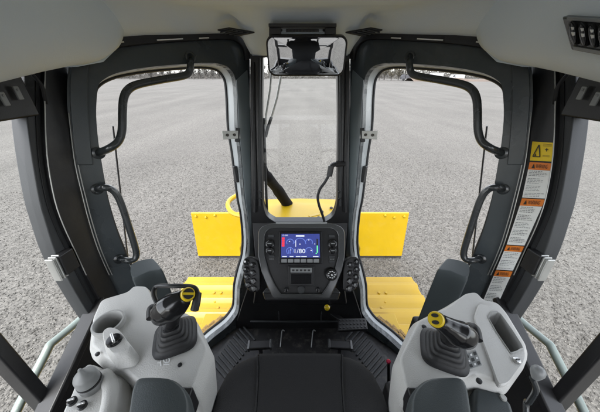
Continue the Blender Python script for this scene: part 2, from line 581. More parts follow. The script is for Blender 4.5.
def far_tree(u, y, h, seed, label, group, twig='twig', wide=.5):
    h *= 1.45
    p = far_pt(u, y)
    r = thing('tree', label, 'tree', p, group)
    t, c = tree_mesh(h, seed, wide)
    for mb in (t, c): mb.v = [q + p for q in mb.v]
    t.build('trunk', 'bark', r); c.build('crown', twig, r, smooth=False)
left_trees = [(100, 150, 5.5), (114, 140, 6.5), (121, 160, 7.5), (130, 150, 5), (141, 155, 6), (152, 150, 5), (163, 170, 6), (172, 150, 5.2), (183, 160, 6.5),
              (194, 150, 6.2), (200, 165, 8.5), (206, 150, 6.0), (213, 150, 7.0), (220, 160, 5.6), (254, 160, 6), (262, 150, 7)]
for i, (u, y, h) in enumerate(left_trees):
    far_tree(u, y, h, 20 + i, 'bare grey winter tree on the far horizon seen past the left pillars', 'bare trees along the left horizon', wide=.6)
for i, (u, y, h) in enumerate([(340, 150, 6.5), (379, 130, 5.5), (384, 135, 7), (391, 125, 5.5), (398, 130, 6), (404, 130, 7), (452, 140, 6.5), (478, 140, 6), (492, 130, 6), (520, 130, 6)]):
    far_tree(u, y, h, 60 + i, 'olive brown shrubby tree on the far horizon seen past the right pillars', 'shrubby trees along the right horizon', 'shrub', .75)
# far scrub line
rd = random.Random(5)
sc = MB()
for k in range(26000):
    u = rd.uniform(20, 580); y = rd.uniform(165, 190)
    p = far_pt(u, y) + V((0, 0, abs(rd.gauss(0, 1.25)) * (1.5 + 1.1 * sin(u * .13) * sin(u * .041 + 1) + .6 * sin(u * .4)) * (1.7 if u > 340 else 1.0)))
    d = V((rd.gauss(0, 1), rd.gauss(0, .3), rd.gauss(0, 1))) * .8
    e = V((rd.gauss(0, 1), rd.gauss(0, .3), rd.gauss(0, 1))) * .55
    sc.add([p, p + d, p + e], [(0, 1, 2)])
tag(sc.build('scrub', 'twig', smooth=False), 'grey scrub forming a thin line along the horizon', 'scrub', kind='stuff')

def far_truck(u, y, label, col, ln=6.5, hgt=2.6):
    p = far_pt(u, y)
    r = thing('parked_truck', label, 'truck', p, 'vehicles parked across the yard')
    MB().box(p + V((ln * .12, 0, .9 + hgt * .4)), (ln * .72, 2.3, hgt * .8)).build('cargo_box', col, r, bevel=.06)
    MB().prism([p + V((-ln * .5, -1.1, .6)), p + V((-ln * .27, -1.1, .6)), p + V((-ln * .27, -1.1, 2.5)), p + V((-ln * .4, -1.1, 2.5)), p + V((-ln * .5, -1.1, 1.6))], (0, 2.2, 0)).build('cab', col, r, bevel=.06)
    MB().prism([p + V((-ln * .47, -1.12, 1.65)), p + V((-ln * .3, -1.12, 1.65)), p + V((-ln * .3, -1.12, 2.35)), p + V((-ln * .4, -1.12, 2.35))], (0, .02, 0)).build('window', 'far_dark', r)
    for x in (-.36, .12, .34):
        MB().lathe([(.3, 0), (.5, .02), (.5, .28), (.3, .3)], p + V((x * ln, -1.15, .5)), V((0, 1, 0)), 14).build('wheel', 'rubber', r)
far_truck(433, 112, 'small white box truck parked far across the yard on the right', 'far_white')
far_truck(421, 118, 'dark box truck parked far away left of the white one', 'far_dark', 7.5, 2.4)
far_truck(456, 118, 'second white truck parked far away, right of the small one', 'far_white', 5.5, 2.0)
far_truck(408, 122, 'low dark truck parked farthest left of the far vehicles', 'far_dark', 7, 1.8)

# ------------------------------------------------------------------ outside parts of the bulldozer
# blade
bl = thing('dozer_blade', 'wide yellow bulldozer blade standing on the gravel ahead of the hood', 'blade', (0, 3.5, gz))
m = MB()
yb = 3.5
x_top = hitp(190.5, 213, PY(yb)).x; z_top = hitp(190.5, 213, PY(yb)).z; x_bot = hitp(198.5, 259, PY(yb)).x
prof = [(0.0, z_top), (0.0, gz + .075), (.10, gz + .075), (.09, gz + .3), (.03, z_top - .2), (.04, z_top)]
loops = []
for k in range(9):
    t = -1 + 2 * k / 8
    loops.append([V((t * (abs(x_top) + (abs(x_bot) - abs(x_top)) * (z_top - z) / (z_top - gz)), yb + dy, z)) for dy, z in prof])
m.loft(loops)
m.build('mouldboard', 'yellow', bl, bevel=.012)
MB().box((0, yb + .06, gz + .045), (2 * abs(x_bot), .05, .09)).build('cutting_edge', 'dark_iron', bl, bevel=.005)
m = MB()
for s in (-1, 1):
    for (u, v) in ((196, 216), (206, 217), (215, 215)):
        p = L(u, v, PY(yb - .0), s); m.lathe([(.022, 0), (.022, .02), (.012, .028)], p, V((0, -1, 0)), 6)
m.build_each('bolt', 'yellow', bl, bevel=.004)

# hood
hd = thing('engine_hood', 'broad yellow engine hood sloping away below the windscreen', 'hood', (0, 1.9, -1.9))
def hz(y): return -1.02 - .177 * (y - 1.3)
loops = []
for y, hw, dz in ((1.34, .43, 0), (1.7, .47, 0), (2.1, .49, 0), (2.30, .50, .0), (2.40, .50, -.05), (2.43, .49, -.14)):
    z = hz(y) + dz
    loops.append([V((-hw, y, -1.9)), V((-hw, y, z - .06)), V((-hw + .02, y, z - .02)), V((-hw + .07, y, z)), V((0, y, z + .015)), V((hw - .07, y, z)), V((hw - .02, y, z - .02)), V((hw, y, z - .06)), V((hw, y, -1.9))])
MB().loft(loops).build('hood_shell', 'yellow_hood', hd, bevel=.01, angle=50)
m = MB()
for s in (-1,):
    m.tube(crom([V((s * .48, 2.42, -1.25)), V((s * .64, 2.46, -1.20)), V((s * .745, 2.34, -1.20)), V((s * .755, 2.20, -1.21)), V((s * .66, 2.06, -1.23)), V((s * .46, 2.0, -1.24))], 6), .024, 8)
m.build('guard_rail', 'yellow', hd)
m = MB()
for x, y in ((.16, 1.75), (.2, 1.9), (.26, 1.8), (.3, 2.0), (.12, 1.62)):
    m.lathe([(.016, 0), (.016, .012), (.006, .018)], V((x, y, hz(y) + .008)), V((0, .17, 1)), 8)
m.build_each('bolt', 'dark_iron', hd)
MB().bar((0.08, 1.78, hz(1.78) + .012), (.17, 1.84, hz(1.84) + .012), .03, .012).build('latch', 'yellow', hd, bevel=.003)
# exhaust
p0, p1 = hitp(286.5, 203, PY(2.12)), hitp(267, 176, PY(1.75))
ex = MB()
ex.tube(crom([p0 + V((.02, .04, -.06)), p0, p0.lerp(p1, .5) + V((.0, 0, .01)), p1, p1 + V((-.03, -.03, .12))], 5), [.055] * 6 + [.05] * 5 + [.042] * 5 + [.03] * 5, 14)
tag(ex.build('exhaust_pipe', 'soot'), 'dark grey bent exhaust pipe rising from the yellow hood', 'exhaust')

# fender steps over the tracks
for s, side in ((-1, 'left'), (1, 'right')):
    fz = -1.9
    fd = thing('fender_step', 'yellow ribbed fender step outside the %s door opening' % side, 'step', (s * .9, 1.0, fz - .3), 'yellow fender steps')
    m = MB()
    xi, xo = .60, 1.19
    ys, zs = [1.885, 1.87, 1.80], [-.03, 0, 0]
    for k in range(8):
        y0 = 1.78 - .155 * k
        ys += [y0, y0 - .012, y0 - .05, y0 - .085, y0 - .10]; zs += [0, .026, .028, .006, 0]
    ys += [.4, .3]; zs += [0, 0]
    loops = []
    for y, dz in zip(ys, zs):
        loops.append([V((s * xi, y, fz - .05)), V((s * xi, y, fz + dz)), V((s * xo, y, fz + dz)), V((s * xo, y, fz - .05))])
    m.loft(loops)
    m.build('step_plate', 'yellow', fd, bevel=.006)
    m = MB()
    rr = random.Random(9)
    for (u, v) in ((214, 293), (221, 293), (208, 301), (215, 302), (225, 301), (218, 308), (229, 309), (206, 286), (223, 285), (212, 315), (226, 316)):
        p = L(u, v, PZ(fz + .003), s); m.lathe([(.013, 0), (.012, .008), (.004, .011)], p, V((0, 0, 1)), 10)
    m.build_each('grip_stud', 'yellow', fd)
    MB().box((s * (xo + .012), .95, fz - .16), (.024, 1.8, .26)).build('side_skirt', 'yellow', fd, bevel=.006)
    MB().box((s * .9, .95, fz - .2), (.5, 1.6, .12)).build('support_frame', 'dark_iron', fd, bevel=.01)
    # gritty step treads beside the door sill
    st = thing('step_tread', 'row of gritty bronze tread bars beside the %s door sill' % side, 'tread', (s * .66, 1.2, fz), 'serrated treads by the door sills')
    for k in range(4):
        a = L(222 - k * 7.0, 317 + k * 4.5, PZ(-1.78), s); bb = L(206 - k * 6.0, 331 + k * 5, PZ(-1.78), s)
        a2 = L(228 - k * 7.0, 321 + k * 4.5, PZ(-1.78), s)
        mm = MB().bar(a, a + (bb - a) * .9, .028, .03); mm.build('tread_bar', 'bronze', st, bevel=.003)
    MB().box((s * .66, 1.15, fz + .05), (.3, .4, .10)).build('tread_bracket', 'yellow', st, bevel=.005)
    # hand rail outboard
    pts = [L(84, 316, PX(-1.0), s), L(50, 345, PX(-1.0), s), L(16, 412, PX(-1.0), s), L(0, 452, PX(-1.0), s)]
    a, b_, c_, d_ = pts
    path = crom([a + V((0, .25, -.02)), a, a.lerp(b_, .85), b_, b_.lerp(c_, .15), c_, d_], 5)
    hr = thing('hand_rail', 'pale green grey tubular hand rail outside the %s rear window' % side, 'hand rail', (s * 1.0, .5, fz), 'hand rails beside the cab')
    MB().tube(path, .015, 12).build('rail_tube', 'rail', hr)
    m = MB()
    m.tube([path[0], V((s * 1.0, path[0].y + .02, fz))], .014, 10)
    m.tube([path[-1], V((s * 1.0, path[-1].y, fz))], .014, 10)
    m.build_each('rail_post', 'rail', hr)
    # whip marker at the fender edge
    a, bq = L(113, 126, PY(1.05), s), L(125.5, 238, PY(1.05), s)
    base = a + (bq - a) * ((-1.9 - a.z) / (bq.z - a.z))
    wp = thing('whip_rod', 'thin black whip rod standing on the %s fender edge' % side, 'rod', base, 'whip rods on the fenders')
    MB().tube([base, base.lerp(a, .45), base.lerp(a, .46), a], [.008, .008, .0045, .0035], 8).build('rod', 'black', wp)
    MB().lathe([(.03, -.03), (.03, .02), (.015, .04)], base, V((0, 0, 1)), 12).build('rod_base', 'black', wp)

# ------------------------------------------------------------------ the cab shell
ZF = -1.45
cab = thing('bulldozer_cab', 'dark slate bulldozer cab with curved pillars and grey roof lining', 'cab', (0, .4, ZF))
c0 = [(98, 86), (96.5, 97), (96, 115), (98, 140), (101, 160), (106, 190), (111, 212), (118, 235), (126, 255), (131, 268), (140, 285)]
c1 = [(69, 60), (67, 85), (67, 103), (70, 135), (74, 165), (81, 195), (88, 222), (97, 250), (108, 275), (118, 295), (130, 314)]
c2 = [(46, 60), (45, 85), (45, 103), (46, 135), (48.5, 165), (55, 200), (63.5, 225), (75, 250), (86.5, 275), (100, 300), (112, 322)]
c3 = [(24, 66), (25, 85), (26, 103), (28.5, 130), (32.5, 160), (39.5, 200), (46.5, 225), (54.5, 250), (66, 275), (80, 300), (94, 322)]
inner_rest = [(150, 340), (160, 385), (178, 372), (196, 354), (213, 338), (228, 326), (235.5, 317), (239, 309), (240, 290), (244, 272), (248, 258), (249, 240), (247, 215), (245, 203), (243, 180), (241, 155), (238, 128), (237, 100), (236, 84), (234, 75), (229, 68), (222, 64.5), (210, 63), (185, 64), (150, 67), (125, 71), (112, 75), (103, 80)]
inner_px = c0 + inner_rest
outer_px = list(reversed(c1)) + [(90, 56), (105, 50), (118, 44), (135, 41), (160, 38), (200, 35.5), (230, 35), (241, 38), (248, 46), (250, 60), (250, 110), (251, 128), (252, 180), (252, 215), (254, 240), (256, 262), (252, 290), (247, 309), (241, 324), (232, 340), (215, 354), (197, 372), (165, 398), (130, 360)]
def dense(pts, cl=False, n=3):
    q = crom([V((u, v, 0)) for u, v in pts], n, cl)
    return [(p.x, p.y) for p in q]
rnd_inner = dense(inner_px, True, 3)
for s, side in ((-1, 'left'), (1, 'right')):
    inn = LL(rnd_inner, DOOR, s); out = LL(outer_px, DOOR, s)
    nv = flip(DN, s).normalized()
    MB().prism(out, nv * .035, [inn]).build('door_frame', 'slate', cab, angle=30)
    # deep jamb return and the black weather seal at its outer edge
    inn2 = [p + nv * .004 for p in inn]
    cen = sum(inn2, V()) / len(inn2)
    jd = lambda p: nv * (.066 + .032 * max(0, min(1, (p.z + .75) / .5)))
    m = MB(); m.loft([[p + (p - cen).normalized() * 0.0 for p in inn2], [p + jd(p) for p in inn2], [p + jd(p) + (p - cen).normalized() * .03 for p in inn2], [p + nv * .036 + (p - cen).normalized() * .03 for p in inn2]], cap=False)
    m.build('door_jamb', 'flange', cab)
    MB().tube([p + jd(p) + nv * .006 for p in inn], .009, 8, closed=True).build('door_seal', 'rubber', cab)
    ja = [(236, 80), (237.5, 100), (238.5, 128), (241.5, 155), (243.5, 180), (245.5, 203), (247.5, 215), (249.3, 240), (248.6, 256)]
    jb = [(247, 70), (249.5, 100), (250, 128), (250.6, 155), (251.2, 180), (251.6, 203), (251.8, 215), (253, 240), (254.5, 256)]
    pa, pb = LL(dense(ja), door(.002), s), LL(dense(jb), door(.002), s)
    MB().loft([[x, y, y - nv * .004, x - nv * .004] for x, y in zip(pa, pb)]).build('jamb_lit_strip', 'jamb', cab, bevel=.001)  # added strip over the slate frame, its pale colour standing in for light
    # rear pillar: raised charcoal band and grey window trim on the side wall
    def strip(a, b_, plane, th, name, mt, bev=.004):
        pa, pb = LL(dense(a), plane, s), LL(dense(b_), plane, s)
        n_ = V((s, 0, 0))
        loops = [[x + n_ * th, x, y, y + n_ * th] for x, y in zip(pa, pb)]
        return MB().loft(loops).build(name, mt, cab, bevel=bev)
    off = lambda c, d: [(u + d, v) for u, v in c]
    strip(off(c1, 1), off(c2, 0), PX(-.785), .05, 'pillar_band', 'band')
    strip(off(c2, -1.5), off(c3, 0), PX(-.80), .05, 'window_trim', 'trim')
    strip(off(c2, -7.5), off(c2, -9), PX(-.797), .03, 'trim_groove', 'rubber', .001)
    # fine pale edge beads along the pillar
    for c, d, pl in ((c1, 1.2, PX(-.781)), (c1, 4.2, PX(-.786)), (c2, -.3, PX(-.783))):
        MB().tube(LL(dense(off(c[:9], d)), pl, s), .0016, 6).build('edge_bead', 'galv', cab)
    # pillar upper block under the roof lining
    q = [(73, 55), (90, 60), (91, 100), (73, 100)]
    m = MB()
    pa = LL(dense([(72, 57), (70, 80), (70, 103), (73, 135), (77, 165)]), door(.012), s); pb = LL(dense([(89, 57), (88, 80), (88, 103), (90, 135), (93, 165)]), door(.012), s)
    m.loft([[x, x + nv * .014, y + nv * .014, y] for x, y in zip(pa, pb)]).build('pillar_cover', 'slate', cab, bevel=.003)
    m = MB(); a, bb = L(73, 57, door(.02), s), L(87, 57, door(.02), s)
    m.bar(a, bb, .05, .012, V((0, 0, 1))); m.build('cover_lip', 'black', cab, bevel=.002)
    # lower side wall, rear window sill and post
    yA = .62
    MB().prism([V((s * .80, .66, -.80)), V((s * .80, .33, -.955)), V((s * .80, -.62, -.955)), V((s * .80, -.62, ZF)), V((s * .80, .63, ZF))], V((s * .05, 0, 0))).build('side_wall', 'band', cab, bevel=.008)
    MB().bar(V((s * .80, .66, -.785)), V((s * .80, .33, -.94)), .055, .03).build('window_sill', 'black', cab, bevel=.006)
    a, bb = L(-2, 352, PX(-.84), s), L(50, 410, PX(-.84), s)
    d = (a - bb).normalized()
    MB().bar(bb - d * .1, a + d * .75, .034, .05, V((s, 0, 0))).build('window_post', 'black', cab, bevel=.006)
    # top rail of the rear window with its clips
    MB().box(V((s * .81, .12, -.055)), (.05, 1.3, .115)).build('window_rail', 'band', cab, bevel=.006)
    m = MB()
    for (u, v) in ((18, 93), (4, 99)):
        p = L(u, v, PX(-.775), s); m.box(p, (.006, .014, .034)); m.box(p + V((0, 0, .008)), (.012, .006, .006))
    m.build_each('rail_clip', 'greyplate', cab, bevel=.002)
    m = MB()
    pa = L(38, 86, PX(-.78), s)
    m.tube(crom([pa + V((0, 0, .03)), pa + V((-s * .004, .008, 0)), pa + V((0, .004, -.03)), pa + V((s * .012, .008, -.055))], 3), .005, 8); m.build('wire_loom', 'rubber', cab)
    # rear-side pane
    MB().add([V((s * .825, .70, -.10)), V((s * .825, .64, -.80)), V((s * .825, .33, -.95)), V((s * .825, -.6, -.95)), V((s * .825, -.6, -.10))], [(0, 1, 2, 3, 4)]).build('side_pane', 'glass', cab, smooth=False)
    # roof seal above the door with two light slots
    top_a = [(96, 46), (103, 38), (116, 31), (135, 31), (160, 31), (200, 31), (232, 32), (243, 35), (250, 43), (253, 58)]
    top_b = [(99, 58), (106, 53), (116, 48), (135, 45), (160, 42.5), (200, 40), (228, 39), (238, 42), (244, 49), (246, 60)]
    pa, pb = LL(dense(top_a), door(.03), s), LL(dense(top_b), door(.022), s)
    MB().loft([[x, y, y + nv * .018, x + nv * .024] for x, y in zip(pa, pb)]).build('roof_seal', 'rubber', cab, bevel=.003)
    m = MB()
    for (u0, v0, u1, v1) in ((118, 42.5, 124, 41.8), (157, 40.2, 183, 38.8), (199, 38.3, 209, 37.8)):
        m.bar(L(u0, v0, door(.034), s), L(u1, v1, door(.034), s), .004, .004)
    m.build_each('light_slot', 'white', cab, bevel=.001)
    # silver window hinge on the outside of the trim
    p = L(62, 264, PX(-.795), s)
    dv = (L(65, 283, PX(-.795), s) - L(49, 250, PX(-.795), s)).normalized()
    hn = MB()
    for k in range(3):
        hn.bar(p + V((s * .0, .011 * k - .030, 0)) - dv * .042, p + V((0, .011 * k - .030, 0)) + dv * .042, .026, .006, V((0, 1, .3)))
    hn.bar(p - dv * .035 + V((0, -.01, 0)), p + dv * .035 + V((0, -.01, 0)), .03, .02, V((1, 0, 0)))
    hn.build('window_hinge', 'galv', cab, bevel=.003)
    MB().bar(p - dv * .038 + V((-s * .004, .012, 0)), p + dv * .038 + V((-s * .004, .012, 0)), .05, .028, V((1, 0, 0))).build('hinge_cover', 'band', cab, bevel=.004)

# windscreen frame
wo_l = [(248, 36), (250, 60), (250, 110), (251, 180), (251, 215), (247, 240), (244, 262)]
wi_l = [(263, 57), (262, 100), (262, 140), (262.5, 180), (263, 203), (267, 216), (275, 222)]
def sym(pts): return pts + [(600 - u, v) for u, v in reversed(pts)]
outp = [hitp(u, v, wind(.012)) for u, v in sym(wo_l)]
innp = [hitp(u, v, wind(.012)) for u, v in sym(dense(wi_l))]
MB().prism(outp, V((0, .06, 0)), [innp]).build('windscreen_frame', 'black', cab, bevel=.004)
MB().add([hitp(u, v, wind(-.03)) for u, v in ((258, 50), (258, 228), (342, 228), (342, 50))], [(0, 1, 2, 3)]).build('windscreen', 'glass', cab, smooth=False)
for s in (-1, 1):
    MB().tube(LL(dense([(259.5, 58), (259.3, 100), (259.3, 140), (259.6, 180), (260, 206)]), wind(.02), s), .006, 8).build('pillar_bead', 'trim', cab)
    MB().tube(LL(dense([(252.6, 62), (253, 100), (254, 140), (255, 180), (255, 212)]), wind(.022), s), .011, 8).build('pillar_gasket', 'rubber', cab)
    m = MB()
    for v in (191, 198):
        m.lathe([(.008, 0), (.008, .014), (.005, .02)], L(259.5, v, wind(.012), s), V((-s * .6, -1, 0)), 8)
    m.build_each('pillar_clip', 'black', cab)

# floor and front wall
fp = [V((-.415, .995, ZF)), V((-.80, .62, ZF)), V((-.80, -.62, ZF)), V((.80, -.62, ZF)), V((.80, .62, ZF)), V((.415, .995, ZF))]
MB().prism(fp, V((0, 0, -.06))).build('floor', 'mat', cab, bevel=.003)
loops = []
for z, y, hw in ((-.78, 1.20, .285), (-.98, 1.12, .27), (-1.05, 1.03, .285), (-1.2, 1.0, .34), (-1.36, .985, .395), (ZF, .975, .42)):
    loops.append([V((-hw, y, z)), V((hw, y, z))])
m = MB()
m.loft([[a, b_, b_ + V((0, .06, 0)), a + V((0, .06, 0))] for a, b_ in loops])
m.build('front_wall', 'black', cab, bevel=.004)
m = MB()
m.box((0, .963, -1.36), (.62, .012, .010)); m.box((-.13, .955, -1.30), (.006, .02, .07)); m.box((.13, .955, -1.30), (.006, .02, .07))
m.build_each('kick_trim', 'trim', cab, bevel=.002)
m = MB()
for u in (282, 313):
    a, bb = hitp(u, 331, PZ(ZF + .02)), hitp(u - 1.5, 345, PZ(ZF + .02)); m.tube(crom([a + V((.015, .0, 0)), a, bb, bb + V((0, -.0, -.02))], 4), .0035, 6)
m.build_each('floor_staple', 'greyplate', cab)

# roof lining
def xm(y):
    return max(.30, min(.83, (1.177 + .0167 - .012 - .724 * y) / .69))
ny, nx = 46, 48
loops = []
for j in range(ny + 1):
    y = -.66 + (1.345 + .66) * (j / ny) ** .9
    row = []
    for i in range(nx + 1):
        sx_ = -1 + 2 * i / nx
        X = sx_ * xm(y)
        e = (1 - abs(sx_)) * xm(y)
        t = min(1, e / .22); t = t * t * (3 - 2 * t)
        ze = max(.10, min(.165, .112 + .15 * (y - 1.03)))
        z = ze + (.205 - ze) * t
        f = max(0, min(1, (y - 1.12) / .21)); f = f * f * (3 - 2 * f)
        c_ = max(0, min(1, (.275 - abs(X)) / .05)); c_ = c_ * c_ * (3 - 2 * c_)
        z = z * (1 - f * c_) + .072 * f * c_
        # shallow pressed crease across the lining
        z -= .006 * math.exp(-((y - 1.05 + .05 * abs(sx_)) / .03) ** 2)
        row.append(V((X, y, z)))
    loops.append(row)
hl = MB(); hl.loft([row + [p + V((0, 0, .014)) for p in reversed(row)] for row in loops])
hlo = hl.build('roof_lining', 'liner', cab, angle=60)
MB().box((0, .33, .27), (1.72, 2.0, .08)).build('roof_panel', 'yellow', cab, bevel=.03)

# side ducts under the roof lining
duct_bvh = {}
for s, side in ((-1, 'left'), (1, 'right')):
    loops = []
    XI = .585
    ysec = [(1.035, .30), (1.028, .62), (1.005, .85), (.965, .96), (.91, 1.0), (.8, 1), (.6, 1), (.4, 1), (.1, 1), (-.3, 1), (-.62, 1)]
    for y, k in ysec:
        zb = .012 if y > .9 else .012 - .06 * min(1, (.9 - y) / .35)
        zb = .15 + (zb - .15) * k
        xo = -.83 if y < .86 else -min(.83, xm(y) + .015)
        xi = -XI - .03 * (1 - k) if y > .9 else -XI
        loop = []
        for i in range(15):
            a = (pi / 2) * i / 14
            ex = .55
            px = xi + (-.0) - .20 * (1 - sin(a) ** ex) if False else xi - .22 + .22 * (sin(a) ** .62)
            pz = .21 - (.21 - zb) * (cos(a) ** .62)
            loop.append(V((px, y, pz)))
        loop = [V((xo, y, .215)), V((xo, y, zb + .012 * k))] + [V((xo * .96 + xi * .04, y, zb))] + loop + [V((xi, y, .215))]
        # skew: outboard edge sits farther back than the inboard one, parallel to the door plane
        loop = [V((p.x, p.y - (abs(p.x) - XI) * (.62 if y > .85 else .62 * max(0, (y - .3) / .55)), p.z)) for p in loop]
        loops.append([flip(p, s) for p in loop])
    d_ = MB(); d_.loft(loops)
    o = d_.build('air_duct', 'liner', cab, angle=60)
    duct_bvh[s] = BVHTree.FromPolygons(d_.v, d_.f)
    # roof vents
    m = MB(); q = [(217, 31), (229, 29), (255, 33.5), (240, 36.5)]
    hb = BVHTree.FromPolygons(hl.v, hl.f)
    hits = []
    for u, v in q:
        hit = hb.ray_cast(V((0, 0, 0)), flip(ray(u, v), s).normalized())
        if hit[0]: hits.append(hit[0])
    vn = V((0, .62, .78)); near = min(vn.dot(p) for p in hits) - .012
    pts = [L(u, v, (vn, near), s) for u, v in q]
    vt = thing('roof_vent', 'small dark slotted vent in the roof lining above the %s door' % side, 'vent', pts[0], 'vents in the roof lining')
    m.prism(pts, vn * .010); m.build('vent_frame', 'black', vt, bevel=.003)
    m = MB()
    for k in range(4):
        t = (k + .7) / 5
        m.bar(pts[0].lerp(pts[3], t) - vn * .003, pts[1].lerp(pts[2], t) - vn * .003, .006, .004)
    m.build('vent_slats', 'trim', vt)

# rear wall, seen in the mirror
for x in (-.76, -.26, .26, .76):
    MB().box((x, -.66, -.4), (.07 if abs(x) > .5 else .03, .06, 1.1)).build('rear_post', 'band', cab, bevel=.006)
for z in (.12, -.25, -.6):
    MB().box((0, -.665, z), (1.45, .05, .05)).build('rear_bar', 'band', cab, bevel=.006)
MB().box((0, -.66, -1.2), (1.6, .06, .55)).build('rear_wall', 'band', cab, bevel=.006)

# ------------------------------------------------------------------ grab handles, latches
for s, side in ((-1, 'left'), (1, 'right')):
    up = [(190, 56), (190.5, 64), (189, 72), (183, 76), (160, 80), (138, 84.5), (128, 90), (123.5, 99), (122.5, 112), (122, 130), (118.5, 141), (110, 148), (98, 153)]
    pl = [door(.0)] + [door(.05)] * 11 + [door(.0)]
    pts = [L(u, v, p_, s) for (u, v), p_ in zip(up, pl)]
    gh = thing('grab_handle', 'long upper bent grab handle across the top of the %s door opening' % side, 'grab handle', pts[-1], 'bent grab handles in the door openings')
    MB().tube(crom(pts, 6), .0135, 14).build('handle_bar', 'tube', gh)
    m = MB(); m.lathe([(.022, 0), (.022, .008), (.014, .012)], L(98, 153, door(-.002), s), -flip(DN, s), 14)
    m.lathe([(.022, 0), (.022, .008), (.014, .012)], L(190, 57, door(-.002), s), -flip(DN, s), 14); m.build_each('handle_foot', 'tube', gh)
    lo = [(97, 189), (104, 187.5), (111, 189), (117, 195), (122, 206), (128, 224), (134, 243), (136.5, 254), (134, 259.5), (127, 260.5), (119, 258.5)]
    pl = [door(.0)] + [door(.045)] * 9 + [door(.0)]
    pts = [L(u, v, p_, s) for (u, v), p_ in zip(lo, pl)]
    gh = thing('grab_handle', 'short lower grab handle on the %s door pillar above the dark pad' % side, 'grab handle', pts[0], 'bent grab handles in the door openings')
    MB().tube(crom(pts, 6), .0125, 14).build('handle_bar', 'tube', gh)
    m = MB()
    for u, v in ((97, 189), (119, 258.5)): m.lathe([(.02, 0), (.02, .008), (.013, .012)], L(u, v, door(-.002), s), -flip(DN, s), 14)
    m.build_each('handle_foot', 'tube', gh)
    # striker
    nv = flip(DN, s).normalized()
    lt = thing('door_striker', 'small silver door striker plate on the %s front door jamb' % side, 'striker', L(232, 135, DOOR, s), 'door striker plates')
    a, bb = L(240, 134.6, door(.012), s), L(222.5, 135.2, door(.012), s)
    MB().bar(a, bb, .006, .040, V((0, .25, 1))).build('striker_plate', 'galv', lt, bevel=.002)
    m = MB()
    for t in (.35, .75): m.lathe([(.007, 0), (.007, .005)], a.lerp(bb, t) - nv * .003, -nv, 10)
    m.build_each('striker_bolt', 'dark_iron', lt)
    m = MB(); m.bar(L(238, 128, door(.008), s), L(237, 142, door(.008), s), .022, .012, V((0, 1, 0))); m.build('striker_mount', 'black', lt, bevel=.002)
    # seal stub lower on the jamb
    m = MB(); m.bar(L(234.5, 166, door(-.06), s), L(237.5, 182, door(-.06), s), .02, .03); tag(m.build('rubber_stop', 'rubber', bevel=.004), 'black rubber door stop low on the %s front jamb' % side, 'door stop', 'rubber door stops')

# ------------------------------------------------------------------ rear-view mirror
mp = hitp(306.5, 56.5, PY(1.17))
mr = thing('rear_view_mirror', 'wide black rimmed rear view mirror under the roof showing the seat', 'mirror', mp)
mn = V((0.0, -1, -.27)).normalized(); mxv = V((1, 0, 0)); myv = mn.cross(mxv) * -1
if myv.z < 0: myv = -myv
def rrect(hw, hh, r, n=6):
    pts = []
    for cx, cz, a0 in ((hw - r, hh - r, 0), (-hw + r, hh - r, pi / 2), (-hw + r, -hh + r, pi), (hw - r, -hh + r, 3 * pi / 2)):
        for k in range(n + 1):
            a = a0 + (pi / 2) * k / n; pts.append((cx + r * cos(a), cz + r * sin(a)))
    return pts
hw, hh = .163, .073
out = [mp + mxv * x + myv * z for x, z in rrect(hw, hh, .03)]
MB().loft([[p + (mp - p) * .25 - mn * .045 for p in out], [p - mn * .025 for p in out], [p + mn * .004 for p in out], [p + (mp - p) * .035 + mn * .006 for p in out], [p + (mp - p) * .05 + mn * .001 for p in out]], cap=True).build('mirror_housing', 'black', mr)
gl = MB(); rings = []
ic = [(x, z) for x, z in rrect(hw - .007, hh - .007, .025)]
for k in range(1, 13):
    t = k / 12
    rings.append([mp + mxv * x * t + myv * z * t + mn * (.017 - ((x * t) ** 2 + (z * t) ** 2) / (2 * .95)) for x, z in ic])
gl.loft(rings, cap=False); cidx = len(gl.v); gl.v.append(mp + mn * .017)
n_ = len(ic)
gl.f += [(cidx, i, (i + 1) % n_) for i in range(n_)]
gl.build('mirror_glass', 'mirror', mr, angle=80)
# bracket in the lining above
br = thing('mirror_bracket', 'dark bracket with a slotted bar holding the mirror to the roof', 'bracket', mp + V((0, .02, .1)))
a = hitp(269, 26, PY(1.17)); bq = hitp(336, 26, PY(1.17))
MB().bar(a, bq, .035, .012).build('bracket_bar', 'band', br, bevel=.002)
for u0, u1 in ((269, 281), (325, 336)):
    a, bq, c_, d_ = [hitp(u, v, PY(1.175)) for u, v in ((u0, 27), (u1, 27), (u1, 40), (u0, 40))]
    MB().prism([a, bq, c_, d_], V((0, .02, 0))).build('bracket_arm', 'band', br, bevel=.002)
a, bq, c_, d_ = [hitp(u, v, PY(1.21)) for u, v in ((277, 26), (330, 26), (330, 37), (277, 37))]
MB().prism([a, bq, c_, d_], V((0, .06, .0))).build('lamp_panel', 'liner', br, bevel=.004)
a, bq, c_, d_ = [hitp(u, v, PY(1.205)) for u, v in ((286, 28.3), (319, 28.3), (319, 32), (286, 32))]
MB().prism([a, bq, c_, d_], V((0, .01, .0))).build('slot', 'black', br, bevel=.001)
m = MB()
for k in range(9):
    p = hitp(289 + k * 3.3, 30.2, PY(1.2035)); m.box(p, (.006, .004, .008))
m.build('slot_ribs', 'dark_iron', br)
m = MB()
for u in (281, 324): m.lathe([(.006, 0), (.006, .004)], hitp(u, 30, PY(1.209)), V((0, -1, 0)), 10)
m.build_each('bracket_screw', 'dark_iron', br)

